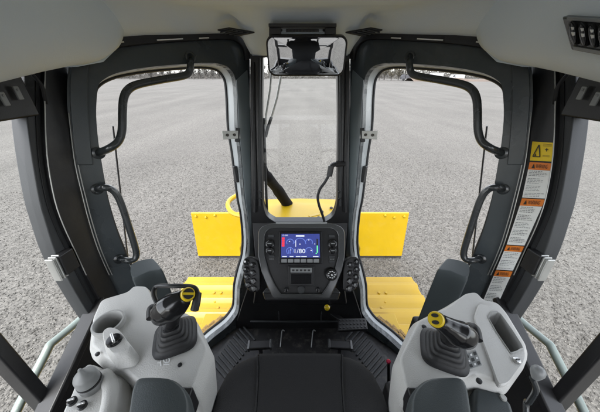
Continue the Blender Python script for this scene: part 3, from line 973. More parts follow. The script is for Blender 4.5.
# ------------------------------------------------------------------ wiper and washer hose
wp = thing('windscreen_wiper', 'thin black wiper with two arms hanging down the left of the windscreen', 'wiper', hitp(266, 211, wind(-.05)))
W2 = wind(-.06)
MB().tube([hitp(u, v, W2) for u, v in ((272.5, 60), (270, 90), (266, 115), (264.5, 138))], .006, 8).build('wiper_arm', 'galv', wp)
MB().tube([hitp(u, v, W2) for u, v in ((284, 60), (277, 98), (271, 119), (265.5, 137))], .006, 8).build('wiper_arm', 'galv', wp)
m = MB(); m.tube([hitp(u, v, W2) for u, v in ((271.3, 117), (268, 127), (265.5, 137))], .009, 8); m.build('wiper_joint', 'black', wp)
MB().tube([hitp(u, v, W2) for u, v in ((264, 118), (264.5, 140), (265.5, 170), (266.5, 200), (267, 212))], .008, 8).build('wiper_blade', 'rubber', wp)
W3 = wind(.03)
hs_ = thing('washer_hose', 'black hose with elbow fitting on the right front pillar', 'hose', hitp(325, 222, W3))
MB().tube(crom([hitp(u, v, W3) for u, v in ((345, 164), (338, 164), (333, 165), (331, 168), (329.5, 175))], 4), .013, 10).build('elbow', 'black', hs_)
MB().tube(crom([hitp(u, v, W3) for u, v in ((329.5, 174), (325, 182), (320, 189), (317.8, 197), (319, 205), (321.5, 212), (324, 220), (325, 226))], 5), .008, 8).build('hose', 'rubber', hs_)
m = MB(); m.tube([hitp(331.3, 166, W3), hitp(329.3, 176, W3)], .016, 10); m.tube([hitp(336, 164, W3), hitp(338.5, 164, W3)], .017, 10); m.build_each('collar', 'black', hs_)

# ------------------------------------------------------------------ monitor console
MN = V((0, -.78, .626)).normalized(); MC = ray(301, 262) * 1.0
def mo(o): return (MN, MN.dot(MC) + o)
def pm(u, v, o=0.0): return hitp(u, v, mo(o))
mc = thing('monitor_console', 'black instrument console with a lit blue screen and rows of keys', 'console', V((0, .85, -1.2)))
hp = [(258, 234), (259, 230), (262, 226.5), (268, 224), (276, 223), (327, 223), (335, 224), (341, 226.5), (344, 230), (345, 234), (345, 256), (342, 271), (336, 286), (330, 298), (273, 298), (267, 286), (261, 271), (258, 256)]
poly = [pm(u, v, -.004) for u, v in hp]
MB().loft([[p + (poly[0] * 0 + MC - p) * .25 - MN * .15 for p in poly], [p + (MC - p) * .03 - MN * .05 for p in poly], poly]).build('housing', 'black', mc, bevel=.006)
bi = [(264.5, 236), (266, 232), (269, 229.5), (274, 228), (329, 228), (334, 229.5), (337, 232), (338.5, 236), (338.5, 256), (334, 272), (328, 285), (322, 294), (281, 294), (275, 285), (269, 272), (264.5, 256)]
MB().prism([pm(u, v, .010) for u, v in hp], -MN * .016, [[pm(u, v, .010) for u, v in bi]]).build('bezel', 'darkgrey', mc, bevel=.004)
MB().tube([pm(u, v, .011) for u, v in hp[4:6]], .0035, 8).build('bezel_edge', 'greyplate', mc)
sb = [(279, 231.5), (322, 231.5), (322.5, 264), (278.5, 264)]
MB().prism([pm(u, v, .006) for u, v in sb], -MN * .012).build('screen_surround', 'gloss', mc, bevel=.003)
q = [pm(u, v, .0066) for u, v in ((281, 257.5), (320, 257.5), (319.6, 233.8), (281.4, 233.8))]
scr = MB().prism(q, -MN * .002).build('screen', 'screen', mc)
e = MN * .0014
q = [p + MN * .0002 for p in q]
m = MB()
put_text(m, '1/80', q, .35, .18, .62, .36, e)
put_text(m, '12:00', q, .02, .90, .17, .96, e)
put_rect(m, q, .38, .88, .60, .94, e)
for x0, x1 in ((.03, .15), (.22, .32), (.38, .50), (.52, .66), (.82, .96)): put_rect(m, q, x0, .02, x1, .055, e)
put_rect(m, q, .37, .45, .385, .72, e); put_rect(m, q, .47, .54, .50, .58, e)
for x0, x1, y in ((.20, .23, .66), (.24, .26, .30), (.70, .73, .72), (.76, .79, .28), (.86, .88, .55)): put_rect(m, q, x0, y, x1, y + .035, e)
m.build('screen_lettering', 'screen_white', scr)
m = MB()
for y in (.76, .66, .56, .46): put_rect(m, q, .015, y, .085, y + .085, e)
m.build('warning_lamps', 'screen_red', scr)
m = MB()
for k in range(3):
    put_rect(m, q, .15 + k * .04, .16, .17 + k * .04, .2 + .12 * k, e)
def arc(mb, cx, cy, r, a0, a1, n=12, wdt=.018, asp=1.5):
    for k in range(n):
        aa, ab = a0 + (a1 - a0) * k / n, a0 + (a1 - a0) * (k + 1) / n
        pt = lambda a, rr: bil(q, cx + rr * cos(a), cy + rr * asp * sin(a)) + e
        mb.add([pt(aa, r), pt(ab, r), pt(ab, r - wdt), pt(aa, r - wdt)], [(0, 1, 2, 3)])
for cx, cy in ((.23, .64), (.23, .28), (.72, .64), (.72, .28)): arc(m, cx, cy, .10, radians(-30), radians(210))
arc(m, .49, .60, .15, 0, pi, 16)
m.build('gauge_arcs', 'screen_pale', scr)
m = MB(); put_rect(m, q, .92, .20, .95, .5, e); put_rect(m, q, .89, .15, .92, .19, e); m.build('level_bar', 'screen_green', scr)
m = MB(); put_rect(m, q, .915, .5, .955, .78, e); m.build('level_slot', 'ink', scr)
for k in range(6):
    u0 = 281.3 + k * 6.45
    MB().prism([pm(u, v, .009) for u, v in ((u0, 259), (u0 + 5.6, 259), (u0 + 5.6, 262.6), (u0, 262.6))], -MN * .006).build('function_key', 'greyplate', mc, bevel=.0015)
MB().prism([pm(u, v, .006) for u, v in ((290.5, 267.8), (312, 267.8), (312, 272.6), (290.5, 272.6))], -MN * .006).build('key_strip', 'greyplate', mc, bevel=.0015)
m = MB()
kq = [pm(u, v, .0064) for u, v in ((291, 272.2), (311.6, 272.2), (311.6, 268.2), (291, 268.2))]
for k in range(5): put_rect(m, kq, .05 + .19 * k, .25, .17 + .19 * k, .72)
m.build('key_marks', 'ink', mc)
MB().prism([pm(u, v, .004) for u, v in ((290.5, 274), (312, 274), (312, 284), (290.5, 284))], -MN * .006).build('cover_flap', 'gloss', mc, bevel=.002)
MB().prism([pm(u, v, .003) for u, v in ((288, 266), (314.5, 266), (314.5, 286), (288, 286))], -MN * .006).build('centre_panel', 'black', mc, bevel=.002)
for u, v, r in ((270, 243.5, .014), (270, 250.5, .013), (332.5, 243.5, .014), (332.5, 250.5, .012)):
    c_ = pm(u, v, .0)
    kb = MB().lathe([(r * 1.35, 0), (r * 1.35, .004), (r, .006), (r * .95, .013), (r * .8, .015)], c_, MN, 18).build('rotary_switch', 'gloss', mc)
    MB().box(c_ + MN * .0155, (r * 1.2, .003, .003)).build('switch_mark', 'greyplate', kb)
for u, v in ((271.5, 256.5), (332, 257), (332, 261.5), (271, 236), (332, 236)):
    MB().prism([pm(u - 3, v - 1.3, .004), pm(u + 3, v - 1.3, .004), pm(u + 3, v + 1.3, .004), pm(u - 3, v + 1.3, .004)], -MN * .006).build('push_key', 'trim', mc, bevel=.001)
m = MB()
for u, v in ((270, 247), (332.5, 247), (270, 240), (332.5, 240), (271.5, 259), (332, 259.2)):
    lq = [pm(u - 2.4, v + .35, .0005), pm(u + 2.4, v + .35, .0005), pm(u + 2.4, v - .35, .0005), pm(u - 2.4, v - .35, .0005)]
    for x0, x1 in ((.05, .3), (.38, .6), (.7, .95)): put_rect(m, lq, x0, .1, x1, .9)
m.build('switch_legends', 'greyplate', mc)
c_ = pm(331, 274, 0.0)
kb = MB().lathe([(.026, -.01), (.026, .012), (.022, .02), (.018, .022)], c_, MN, 24).build('dial_knob', 'gloss', mc)
m = MB()
for k in range(9):
    a = 2 * pi * k / 9; ex_ = V((1, 0, 0)); ey_ = MN.cross(ex_)
    p = c_ + MN * .0225 + (ex_ * cos(a) + ey_ * sin(a)) * .013; m.box(p, (.006, .004, .0024))
m.box(c_ + MN * .0228, (.006, .012, .002))
m.build('dial_marks', 'whiteink', kb)
c_ = pm(301, 289.5, .0)
MB().lathe([(.015, 0), (.015, .006), (.011, .008)], c_, MN, 18).build('key_switch', 'trim', mc)
for u in (286, 318): MB().lathe([(.009, 0), (.009, .005), (.006, .006)], pm(u, 289.5, .0), MN, 14).build('socket_cap', 'gloss', mc)
# side switch pods
for s in (-1, 1):
    T = lambda u: u if s < 0 else 603 - u
    pp = [(243.2, 263), (244, 258.5), (247, 256.8), (253, 257), (258, 261), (260, 270), (260, 290), (256, 292.5), (250, 292), (245.5, 287), (243.6, 278)]
    MB().prism([pm(T(u), v, -.002) for u, v in pp], -MN * .05).build('switch_pod', 'black', mc, bevel=.006)
    for u, v in ((246.2, 262), (246.3, 269.5), (247, 277), (248, 284.8), (252.8, 265), (253, 273), (253.5, 281), (254, 288.5)):
        c_ = pm(T(u), v, -.002)
        bt = MB().lathe([(.0125, 0), (.0125, .004), (.0095, .005), (.009, .009)], c_, MN, 16).build('round_switch', 'gloss', mc)
        MB().lathe([(.0045, 0), (.0045, .002)], c_ + MN * .0088 + V((-.003, 0, .003)), MN, 10).build('switch_lens', 'whiteink' if (v < 263 and s < 0) else 'greyplate', bt)
# pedestal below the console
MB().prism([V((-.22, .98, -.88)), V((.22, .98, -.88)), V((.28, .96, -1.2)), V((-.28, .96, -1.2))], V((0, .1, 0))).build('pedestal', 'black', mc, bevel=.01)
MB().prism([pm(u, v, -.05) for u, v in ((262, 292), (341, 292), (338, 301), (265, 301))], -MN * .12).build('lower_shroud', 'black', mc, bevel=.008)

# ------------------------------------------------------------------ floor things: mat, pedals, foot rests
fm = thing('floor_mat', 'black ribbed rubber floor mat curving round the front of the seat', 'mat', V((0, .6, ZF)))
m = MB()
m.prism([V((x, y, ZF + .002)) for x, y in ((-.44, .90), (-.56, .70), (-.60, .30), (.60, .30), (.56, .70), (.44, .90))], V((0, 0, .008)))
m.build('mat_sheet', 'mat', fm, bevel=.002)
m = MB()
for s in (-1, 1):
    for k in range(11):
        t = k / 10
        u = 217 + 31 * t; v = 372 - 38 * t
        a = L(u - 4 - 2 * t, v - 9, PZ(ZF + .013), s); bb = L(u + 9 - 2 * t, v + 6, PZ(ZF + .013), s)
        m.bar(a, bb, .012, .010)
m.build('mat_ribs', 'trim', fm, bevel=.003)
for s, side in ((-1, 'left'), (1, 'right')):
    a, bb = L(249, 346, PZ(-1.32), s), L(271, 344.5, PZ(-1.32), s)
    fr = thing('foot_bar', 'short dark foot bar with bright ends at the %s front edge of the seat' % side, 'foot bar', a + V((0, 0, -.12)), 'foot bars in front of the seat')
    MB().bar(a, bb, .045, .022).build('bar', 'rubber', fr, bevel=.006)
    m = MB(); d = (bb - a).normalized()
    for p in (a, bb): m.bar(p - d * .006, p + d * .006, .05, .03)
    m.build_each('end_cap', 'darkgrey', fr, bevel=.002)
    m = MB(); m.tube([a.lerp(bb, .5), V((a.lerp(bb, .5).x, a.y, ZF))], .012, 8); m.build('bracket', 'black', fr)
pd = thing('brake_pedal', 'black studded pedal on the floor right of the console', 'pedal', hitp(352, 324, PZ(-1.3)))
pq = [hitp(u, v, PZ(-1.28)) for u, v in ((338, 318), (366, 318), (368, 329), (338, 330.5))]
MB().prism(pq, V((0, 0, -.02))).build('pedal_pad', 'rubber', pd, bevel=.005)
m = MB()
for i in range(8):
    for j in range(3):
        m.lathe([(.006, 0), (.005, .004)], bil([pq[3], pq[2], pq[1], pq[0]], .08 + .12 * i, .2 + .3 * j), V((0, 0, 1)), 8)
m.build('pedal_studs', 'trim', pd)
m = MB(); m.bar(bil([pq[3], pq[2], pq[1], pq[0]], .4, .5) + V((0, 0, -.02)), V((.2, 1.0, -1.33)), .03, .02); m.build('pedal_arm', 'black', pd, bevel=.003)
lk = thing('lock_knob', 'small yellow knob on a thin stalk below the screen', 'knob', hitp(328, 311, PY(.93)))
a = hitp(327, 307.5, PY(.90))
MB().lathe([(.006, -.01), (.014, -.004), (.016, .004), (.008, .012)], a, V((0, -.6, .8)), 14).build('knob', 'yellow_plastic', lk)
MB().tube(crom([a, a + V((.012, .03, -.03)), a + V((.03, .06, -.06)), a + V((.03, .1, -.07))], 4), .004, 6).build('stalk', 'steel', lk)

# ------------------------------------------------------------------ seat
SZ = -.80
st = thing('driver_seat', 'black cloth driver seat with a wide rounded cushion', 'seat', V((0, .1, ZF)))
def cushion(prof, z0, z1, rz=.03):
    loops = []
    n = 8
    for k in range(n + 1):
        a = (pi / 2) * k / n
        ins = rz * (1 - sin(a)) ; zz = z1 - rz + rz * sin(a)
        loops.append([V((x * (1 - (rz - rz * cos(a)) / .25), y - (rz - rz * cos(a)) * (1 if y > .2 else 0), zz)) for x, y in prof])
    loops = [[V((x, y, z0)) for x, y in prof]] + loops
    return loops
half = [(0, .462), (.10, .461), (.165, .452), (.205, .432), (.230, .402), (.246, .350), (.250, .28), (.250, .1), (.250, -.16)]
full = half + [(-x, y) for x, y in reversed(half)][:-1]
MB().loft(cushion(full, SZ - .14, SZ, .035)).build('cushion', 'fabric2', st, angle=60)
cp = [(-.135, .465), (.135, .465), (.118, .3), (.115, -.15), (-.115, -.15), (-.118, .3)]
loops = []
for y, hw, dz in ((.460, .138, -.05), (.462, .138, -.03), (.455, .137, -.008), (.44, .135, .002), (.38, .126, .004), (.28, .118, .004), (.1, .115, .004), (-.15, .115, .004)):
    loops.append([V((-hw, y, SZ + dz - .012)), V((-hw + .004, y, SZ + dz)), V((0, y, SZ + dz + .003)), V((hw - .004, y, SZ + dz)), V((hw, y, SZ + dz - .012))])
MB().loft(loops).build('centre_panel', 'fabric', st, angle=50)
m = MB()
for s in (-1, 1):
    m.tube(crom([V((s * .139, .462, SZ - .03)), V((s * .137, .44, SZ + .001)), V((s * .127, .38, SZ + .003)), V((s * .119, .28, SZ + .003)), V((s * .116, .1, SZ + .003)), V((s * .116, -.15, SZ + .003))], 3), .0022, 6)
m.build('seam_piping', 'fabric2', st)
loops = []
for z, hw, y, th in ((SZ + .0, .25, -.20, .10), (SZ + .15, .27, -.20, .12), (SZ + .5, .27, -.24, .11), (SZ + .74, .24, -.27, .09), (SZ + .80, .18, -.28, .06)):
    loops.append([V((hw * cos(a) if abs(cos(a)) > 0 else 0, y - th * .5 + th * .5 * sin(a), z)) for a in [2 * pi * k / 20 for k in range(20)]])
MB().loft(loops).build('backrest', 'fabric', st, angle=60)
loops = []
for z, k in ((-.10, .6), (-.08, .9), (-.02, 1), (.04, .95), (.075, .6)):
    loops.append([V((.13 * k * cos(a), -.31 + .045 * k * sin(a), z)) for a in [2 * pi * j / 18 for j in range(18)]])
MB().loft(loops).build('headrest', 'fabric', st, angle=60)
MB().box((0, .1, SZ - .2), (.40, .45, .12)).build('seat_pan', 'black', st, bevel=.02)
MB().box((0, .1, -1.2), (.34, .4, .48)).build('seat_base', 'rubber', st, bevel=.03)
# buckles
a = hitp(202, 409, PZ(-.86))
bk = thing('belt_buckle', 'red and black seat belt buckle beside the left edge of the seat', 'buckle', a + V((0, 0, -.1)))
MB().bar(a + V((0, -.02, -.06)), a, .035, .05).build('buckle_body', 'black', bk, bevel=.004)
MB().bar(a + V((0, -.005, .0)), a + V((0, .03, .012)), .028, .03).build('release_button', 'red', bk, bevel=.004)
a = hitp(388.5, 361.5, PZ(-1.0))
m = MB(); m.lathe([(.008, -.014), (.009, 0), (.006, .008)], a, V((-.3, -.3, 1)), 12)
kb = thing('release_knob', 'small pink red knob between the seat and the right console', 'knob', a + V((0, 0, -.2)))
m.build('knob', 'pink', kb); MB().tube([a, a + V((.02, -.05, -.2)), V((a.x + .02, a.y - .05, ZF))], .006, 8).build('stalk', 'black', kb)

# ------------------------------------------------------------------ consoles
CZ = -.60
def rounded(pts, r, n=4):
    """the polygon with its corners rounded by about r metres"""
    out = []
    N = len(pts)
    for i, p in enumerate(pts):
        a, b_ = pts[i - 1], pts[(i + 1) % N]
        ra = min(r, (a - p).length * .42); rb = min(r, (b_ - p).length * .42)
        pa, pb = p + (a - p).normalized() * ra, p + (b_ - p).normalized() * rb
        for k in range(n + 1):
            t = k / n
            out.append(pa * (1 - t) ** 2 + p * (2 * t * (1 - t)) + pb * t ** 2)
    return out
def shell(px, name, mtl, parent, ztop=CZ, depth=.38, inset=.018, s=None, fl=None):
    """moulded body: rounded top edge and sides that draw in slightly downwards"""
    base = [hitp(u, v, PZ(ztop - .02)) for u, v in px]
    base = rounded(base, .014)
    cen = sum(base, V()) / len(base)
    def shr(k, z):
        out = []
        for p in base:
            d = V((cen.x - p.x, cen.y - p.y, 0)); l = d.length
            q_ = p + d * (k / l); out.append(V((q_.x, q_.y, z)))
        return out
    loops = [shr(.05, ztop - depth), shr(.012, ztop - .13), shr(0, ztop - .045), shr(.004, ztop - .022)]
    for k in range(0, 6):
        a = (pi / 2) * k / 5
        loops.append(shr(.012 + inset * .6 * (1 - cos(a)), ztop - .010 + .010 * sin(a)))
    return MB().loft(loops).build(name, mtl, parent, angle=50)
lc = thing('left_console', 'light grey control console on the left of the seat with cup holder and dials', 'console', V((-.4, .35, ZF)))
lc_px = [(87, 352), (91, 322), (101, 302), (129, 293), (135, 287), (148, 287), (156, 298), (196, 317), (214, 354), (198, 398), (186, 402), (150, 398), (112, 374)]
body = shell(lc_px, 'console_body', 'console', lc)
cupc = hitp(110, 325, PZ(CZ)); 
ct = MB().lathe([(.0325, -.10), (.0330, .05)], cupc, V((.0, 0, 1)), 32).build('cutter', 'console')
cut(body, [ct])
# cup holder: raised lip and deep well
MB().lathe([(.0315, -.098), (.0320, -.03), (.0375, -.004), (.0385, .010), (.0375, .015), (.0335, .0155), (.0318, .011), (.0300, -.080), (.024, -.086), (.001, -.086)], cupc, V((0, 0, 1)), 40).build('cup_holder', 'console2', lc)
# boss with rotary selector
bc = hitp(115, 343, PZ(CZ))
bq = [hitp(u, v, PZ(CZ)) for u, v in ((104, 338), (112, 333), (124, 336), (131, 346), (141, 358), (136, 367), (118, 370), (106, 352))]
bcn = sum(bq, V()) / len(bq)
def bl_(k, z, sh=V((0, 0, 0))): return rounded([V((p.x + (bcn.x - p.x) * k, p.y + (bcn.y - p.y) * k, z)) + sh for p in bq], .012)
MB().loft([bl_(0, CZ - .02), bl_(0, CZ + .004), bl_(.16, CZ + .022, V((-.008, .008, 0))), bl_(.24, CZ + .026, V((-.010, .010, 0)))]).build('dial_boss', 'console', lc, angle=40)
kc = hitp(114.5, 341, PZ(CZ + .026))
kn = MB().lathe([(.0165, -.004), (.0165, .005), (.0145, .009), (.012, .0095)], kc, V((0, 0, 1)), 24).build('selector_dial', 'gloss', lc)
MB().bar(kc + V((-.011, .011, .012)), kc + V((.011, -.011, .012)), .0065, .010).build('selector_grip', 'steel', kn, bevel=.003)
# rear part
rp_ = [(91, 362), (80, 378), (71, 396), (62, 412), (48, 450), (110, 470), (128, 400), (131, 378)]
rear = shell(rp_, 'rear_cover', 'console', lc, CZ - .003, .35, .012)
kp = hitp(92, 385, PZ(CZ))
cone = MB().lathe([(.0220, -.005), (.0225, .012), (.0205, .013), (.0205, .018), (.0215, .019), (.0205, .036), (.0185, .041), (.011, .047), (.005, .056), (.003, .062), (.0, .063)], kp, V((0, 0, 1)), 30).build('cone_knob', 'knobgrey', lc)
m = MB(); m.lathe([(.0222, .0135), (.0212, .0140), (.0212, .0170), (.0222, .0178)], kp, V((0, 0, 1)), 30); m.build('knob_ring', 'black', cone)
ridge = MB()
ridge.tube(crom([hitp(103, 374, PZ(CZ - .012)), hitp(110, 384, PZ(CZ - .004)), hitp(110, 400, PZ(CZ - .003)), hitp(105, 425, PZ(CZ - .003))], 5), [.010] + [.015] * 15, 14, flat=1.0)
ridge.build('ridge', 'console', lc)
for u, v in ((73, 402), (83, 406)):
    c_ = hitp(u, v, PZ(CZ + .002))
    sw = MB().lathe([(.0085, 0), (.0085, .006), (.0065, .0075)], c_, V((0, 0, 1)), 18).build('key_knob', 'gloss', lc)
    MB().bar(c_ + V((-.006, -.002, .009)), c_ + V((.006, .002, .009)), .004, .006).build('key_grip', 'steel', sw, bevel=.001)
m = MB()
for u, v in ((97.5, 354), (180, 365), (187, 344)): m.lathe([(.005, -.002), (.005, .002), (.003, .0026)], hitp(u, v, PZ(CZ)), V((0, 0, 1)), 12)
m.build_each('trim_screw', 'black', lc)
m = MB()
ic = [hitp(u, v, PZ(CZ + .0012)) for u, v in ((156, 366), (170, 366), (170, 357), (156, 357))]
put_rect(m, ic, .30, .0, .38, .95); put_rect(m, ic, .08, .3, .30, .40); put_rect(m, ic, .02, .62, .30, .72); put_rect(m, ic, .55, .12, .95, .22); put_rect(m, ic, .72, .5, .80, .8)
for k in range(10):
    a0, a1 = 2 * pi * k / 10, 2 * pi * (k + 1) / 10
    f_ = lambda a, r: bil(ic, .75 + r * cos(a), .65 + r * 1.4 * sin(a))
    m.add([f_(a0, .26), f_(a1, .26), f_(a1, .17), f_(a0, .17)], [(0, 1, 2, 3)])
m.build('printed_icon', 'whiteink', lc)
MB().box((-.42, .25, -1.2), (.24, .4, .5)).build('console_stand', 'rubber', lc, bevel=.02)

rc = thing('right_console', 'light grey control console on the right of the seat with a deep tray', 'console', V((.4, .35, ZF)))
rc_px = [(393, 364), (411, 323), (446, 305), (464, 294), (475, 293), (482, 301), (497, 304), (507, 315), (530, 351), (529, 362), (510, 389), (500, 392), (475, 384), (424, 398), (406, 408), (400, 398)]
body = shell(rc_px, 'console_body', 'console', rc)
tray = [hitp(u, v, PZ(CZ)) for u, v in ((487, 319), (496, 313), (504, 321), (521, 347), (520, 351), (511, 355), (506, 350))]
tr = [p for p in crom(tray, 2, True)]
tcn = sum(tr, V()) / len(tr)
ct = MB().loft([[p + (tcn - p) * .12 + V((0, 0, -.14)) for p in tr], [p + V((0, 0, .05)) for p in tr]]).build('cutter', 'console')
cov = [hitp(u, v, PZ(CZ + .006)) for u, v in ((479, 303), (495, 306), (505, 318), (526, 352), (525, 361), (508, 384), (499, 386), (487, 352), (474, 317))]
cv = MB().loft([rounded([p + V((0, 0, -.012)) for p in cov], .012), rounded([p + V((0, 0, -.003)) for p in cov], .012), rounded([p + (sum(cov, V()) / len(cov) - p) * .03 for p in cov], .012)]).build('tray_cover', 'console', rc)
ct2 = bpy.data.objects.new('cutter', ct.data); C.objects.link(ct2); ct2.location = ct.location
cut(body, [ct]); cut(cv, [ct2])
m = MB(); lo_ = [p + (tcn - p) * .12 for p in tr]
m.loft([[p + (tcn - p) * -.02 + V((0, 0, .0075)) for p in tr], [p + (tcn - p) * .05 + V((0, 0, .0085)) for p in tr], [p + (tcn - p) * .07 + V((0, 0, -.01)) for p in tr], [p + (tcn - p) * .2 + V((0, 0, -.125)) for p in tr], [p + (tcn - p) * .98 + V((0, 0, -.128)) for p in tr]], cap=False)
m.build('storage_tray', 'console2', rc)
c_ = hitp(516.5, 361, PZ(CZ + .007))
ks = MB().lathe([(.0075, -.002), (.0075, .005), (.006, .0065)], c_, V((0, 0, 1)), 18).build('lock_button', 'steel', rc)
MB().bar(c_ + V((-.004, 0, .007)), c_ + V((.004, 0, .007)), .0025, .003).build('lock_slot', 'black', ks)
m = MB()
for u, v in ((424, 327), (479, 381)): m.lathe([(.006, -.002), (.006, .0025), (.0035, .003)], hitp(u, v, PZ(CZ)), V((0, 0, 1)), 12)
m.build_each('trim_screw', 'black', rc)
pq = [hitp(u, v, PZ(CZ + .0014)) for u, v in ((470, 369), (482, 365), (476, 350), (464, 355))]
MB().prism(pq, V((0, 0, -.003))).build('switch_plate', 'greyplate', rc)
m = MB(); pq2 = [p + V((0, 0, .0012)) for p in pq]
for i in range(3):
    for j in range(3):
        if (i + j) % 2 == 0: put_rect(m, pq2, .06 + .32 * i, .06 + .32 * j, .28 + .32 * i, .28 + .32 * j)
m.build('printed_icon', 'ink', rc)
m = MB()
for i in range(3):
    for j in range(3):
        if (i + j) % 2 == 1: put_rect(m, pq2, .10 + .32 * i, .10 + .32 * j, .24 + .32 * i, .24 + .32 * j)
m.build('icon_marks', 'whiteink', rc)
rb = [hitp(u, v, PZ(CZ - .03)) for u, v in ((474, 386), (502, 391), (512, 404), (524, 440), (470, 440))]
MB().prism(rb, V((0, 0, -.14))).build('rear_block', 'slate_pad', rc, bevel=.01)
m = MB(); m.lathe([(.007, 0), (.006, .004)], hitp(503, 398, PZ(CZ - .03)), V((0, 0, 1)), 10); m.build('block_screw', 'galv', rc)
MB().box((.42, .25, -1.2), (.24, .4, .5)).build('console_stand', 'rubber', rc, bevel=.02)

# joysticks
def boot(c_, half, hgt, rot, levels=5):
    loops = []
    def sq(hs, z):
        pts = []
        for k in range(32):
            a = 2 * pi * k / 32 + .0
            ca, sa = cos(a), sin(a); e_ = .5
            x = hs * (abs(ca) ** e_) * (1 if ca >= 0 else -1); y = hs * (abs(sa) ** e_) * (1 if sa >= 0 else -1)
            pts.append(c_ + V((x * cos(rot) - y * sin(rot), x * sin(rot) + y * cos(rot), z)))
        return pts
    loops.append(sq(half * 1.10, 0)); loops.append(sq(half * 1.10, .006)); loops.append(sq(half, .008))
    for k in range(levels):
        t0 = k / levels; t1 = (k + 1) / levels
        r0 = half * (1 - .7 * t0) ; r1 = half * (1 - .7 * t1)
        z0 = .006 + hgt * t0; z1 = .006 + hgt * t1
        loops.append(sq(r0 * .97, z0 + (z1 - z0) * .45)); loops.append(sq(r0 * .92, z0 + (z1 - z0) * .62)); loops.append(sq(r1 * 1.06, z0 + (z1 - z0) * .68)); loops.append(sq(r1 * 1.05, z1))
    return MB().loft(loops)
def joystick(label, c_, tip, heel, rot, s, guard):
    js = thing('joystick', label, 'joystick', c_, 'joysticks on the consoles')
    boot(c_, .047, .046, rot).build('rubber_boot', 'rubber', js)
    ax = (tip - heel).normalized()
    top = c_ + V((0, 0, .050))
    neck = heel.lerp(tip, .35)
    MB().tube(crom([top + V((0, 0, -.02)), top, top.lerp(neck, .6), neck], 4), [.021, .021, .020, .020, .019, .019, .020, .020, .021, .021, .022, .022, .022], 16).build('stick', 'gloss', js)
    # palm grip: swelling body along the hand direction
    pts = [heel - ax * .016 + V((0, 0, -.012)), heel, heel.lerp(tip, .25), heel.lerp(tip, .5), heel.lerp(tip, .75), tip - ax * .006]
    rs = [.014, .028, .033, .031, .0245, .0175] if guard else [.014, .027, .028, .0225, .0185, .0165]
    path = crom(pts, 5); rr = []
    for i in range(len(path)):
        t = i / 5; k = min(int(t), 4); rr.append(rs[k] * (1 - (t - k)) + rs[k + 1] * (t - k))
    MB().tube(path, rr, 20, flat=.86).build('grip', 'gloss', js)
    # thumb rest fin behind the heel
    side_v = ax.cross(V((0, 0, 1))).normalized()
    m = MB(); h0 = heel - ax * .018
    m.tube(crom([h0 + side_v * s * .030 + V((0, 0, -.03)), h0 + side_v * s * .034 + V((0, 0, .0)) - ax * .012, h0 + side_v * s * .022 + V((0, 0, .018)) - ax * .016, h0 + V((0, 0, .012)) - ax * .012], 5), .011, 12)
    m.build('palm_rest', 'rubber', js)
    # yellow switch cap
    an = (ax * .55 + (-tip).normalized() * .9).normalized()
    MB().lathe([(.0155, -.02), (.0165, -.004), (.0160, .004)], tip, an, 24).build('cap_collar', 'black', js)
    yb_ = MB().lathe([(.0152, 0), (.0152, .005), (.0135, .008), (.0, .009)], tip + an * .003, an, 28).build('yellow_cap', 'yellow_plastic', js)
    ux = an.cross(V((0, 0, 1))).normalized(); uy = ux.cross(an)
    m = MB(); cc = tip + an * .0128
    for sg in (-1, 1):
        pl = []
        for k in range(16):
            a = 2 * pi * k / 16
            if guard: x = max(.0028, .0115 * cos(a)) if cos(a) > 0 else .0028; y = .0115 * sin(a) * (1 if cos(a) > 0 else .92)
            else: x = .0064 + .0038 * cos(a); y = .0066 * sin(a)
            x *= sg; rt = .8 * s
            xr = x * cos(rt) - y * sin(rt); yr = x * sin(rt) + y * cos(rt)
            pl.append(cc + ux * xr + uy * yr)
        m.prism(pl, -an * .006)
    m.build('cap_rocker', 'black', yb_)
    if guard:
        g_ = [hitp(u, v, PZ(z)) for u, v, z in ((159, 307, -.47), (154, 296, -.46), (154.5, 289, -.455), (158, 286, -.45), (170, 286, -.44), (184, 286, -.44), (194, 287.5, -.44), (197.5, 293, -.445), (196.5, 302, -.455), (194.5, 310, -.47))]
        MB().tube(crom(g_, 5), .0055, 10).build('hand_guard', 'black', js)
        m = MB(); m.tube([g_[-3], g_[-2], g_[-1]], .009, 10); m.build('guard_end', 'rubber', js)
jl = hitp(176, 337, PZ(CZ + .001)); jr = hitp(443, 351, PZ(CZ + .007 - .006))
joystick('left joystick with yellow cap inside a black wire hand guard', jl, hitp(187, 295, PZ(-.435)), hitp(163, 314, PZ(-.478)), radians(22), -1, True)
joystick('right joystick with yellow cap and no hand guard', jr, hitp(437, 320, PZ(-.435)), hitp(464, 337, PZ(-.475)), radians(-22), 1, False)

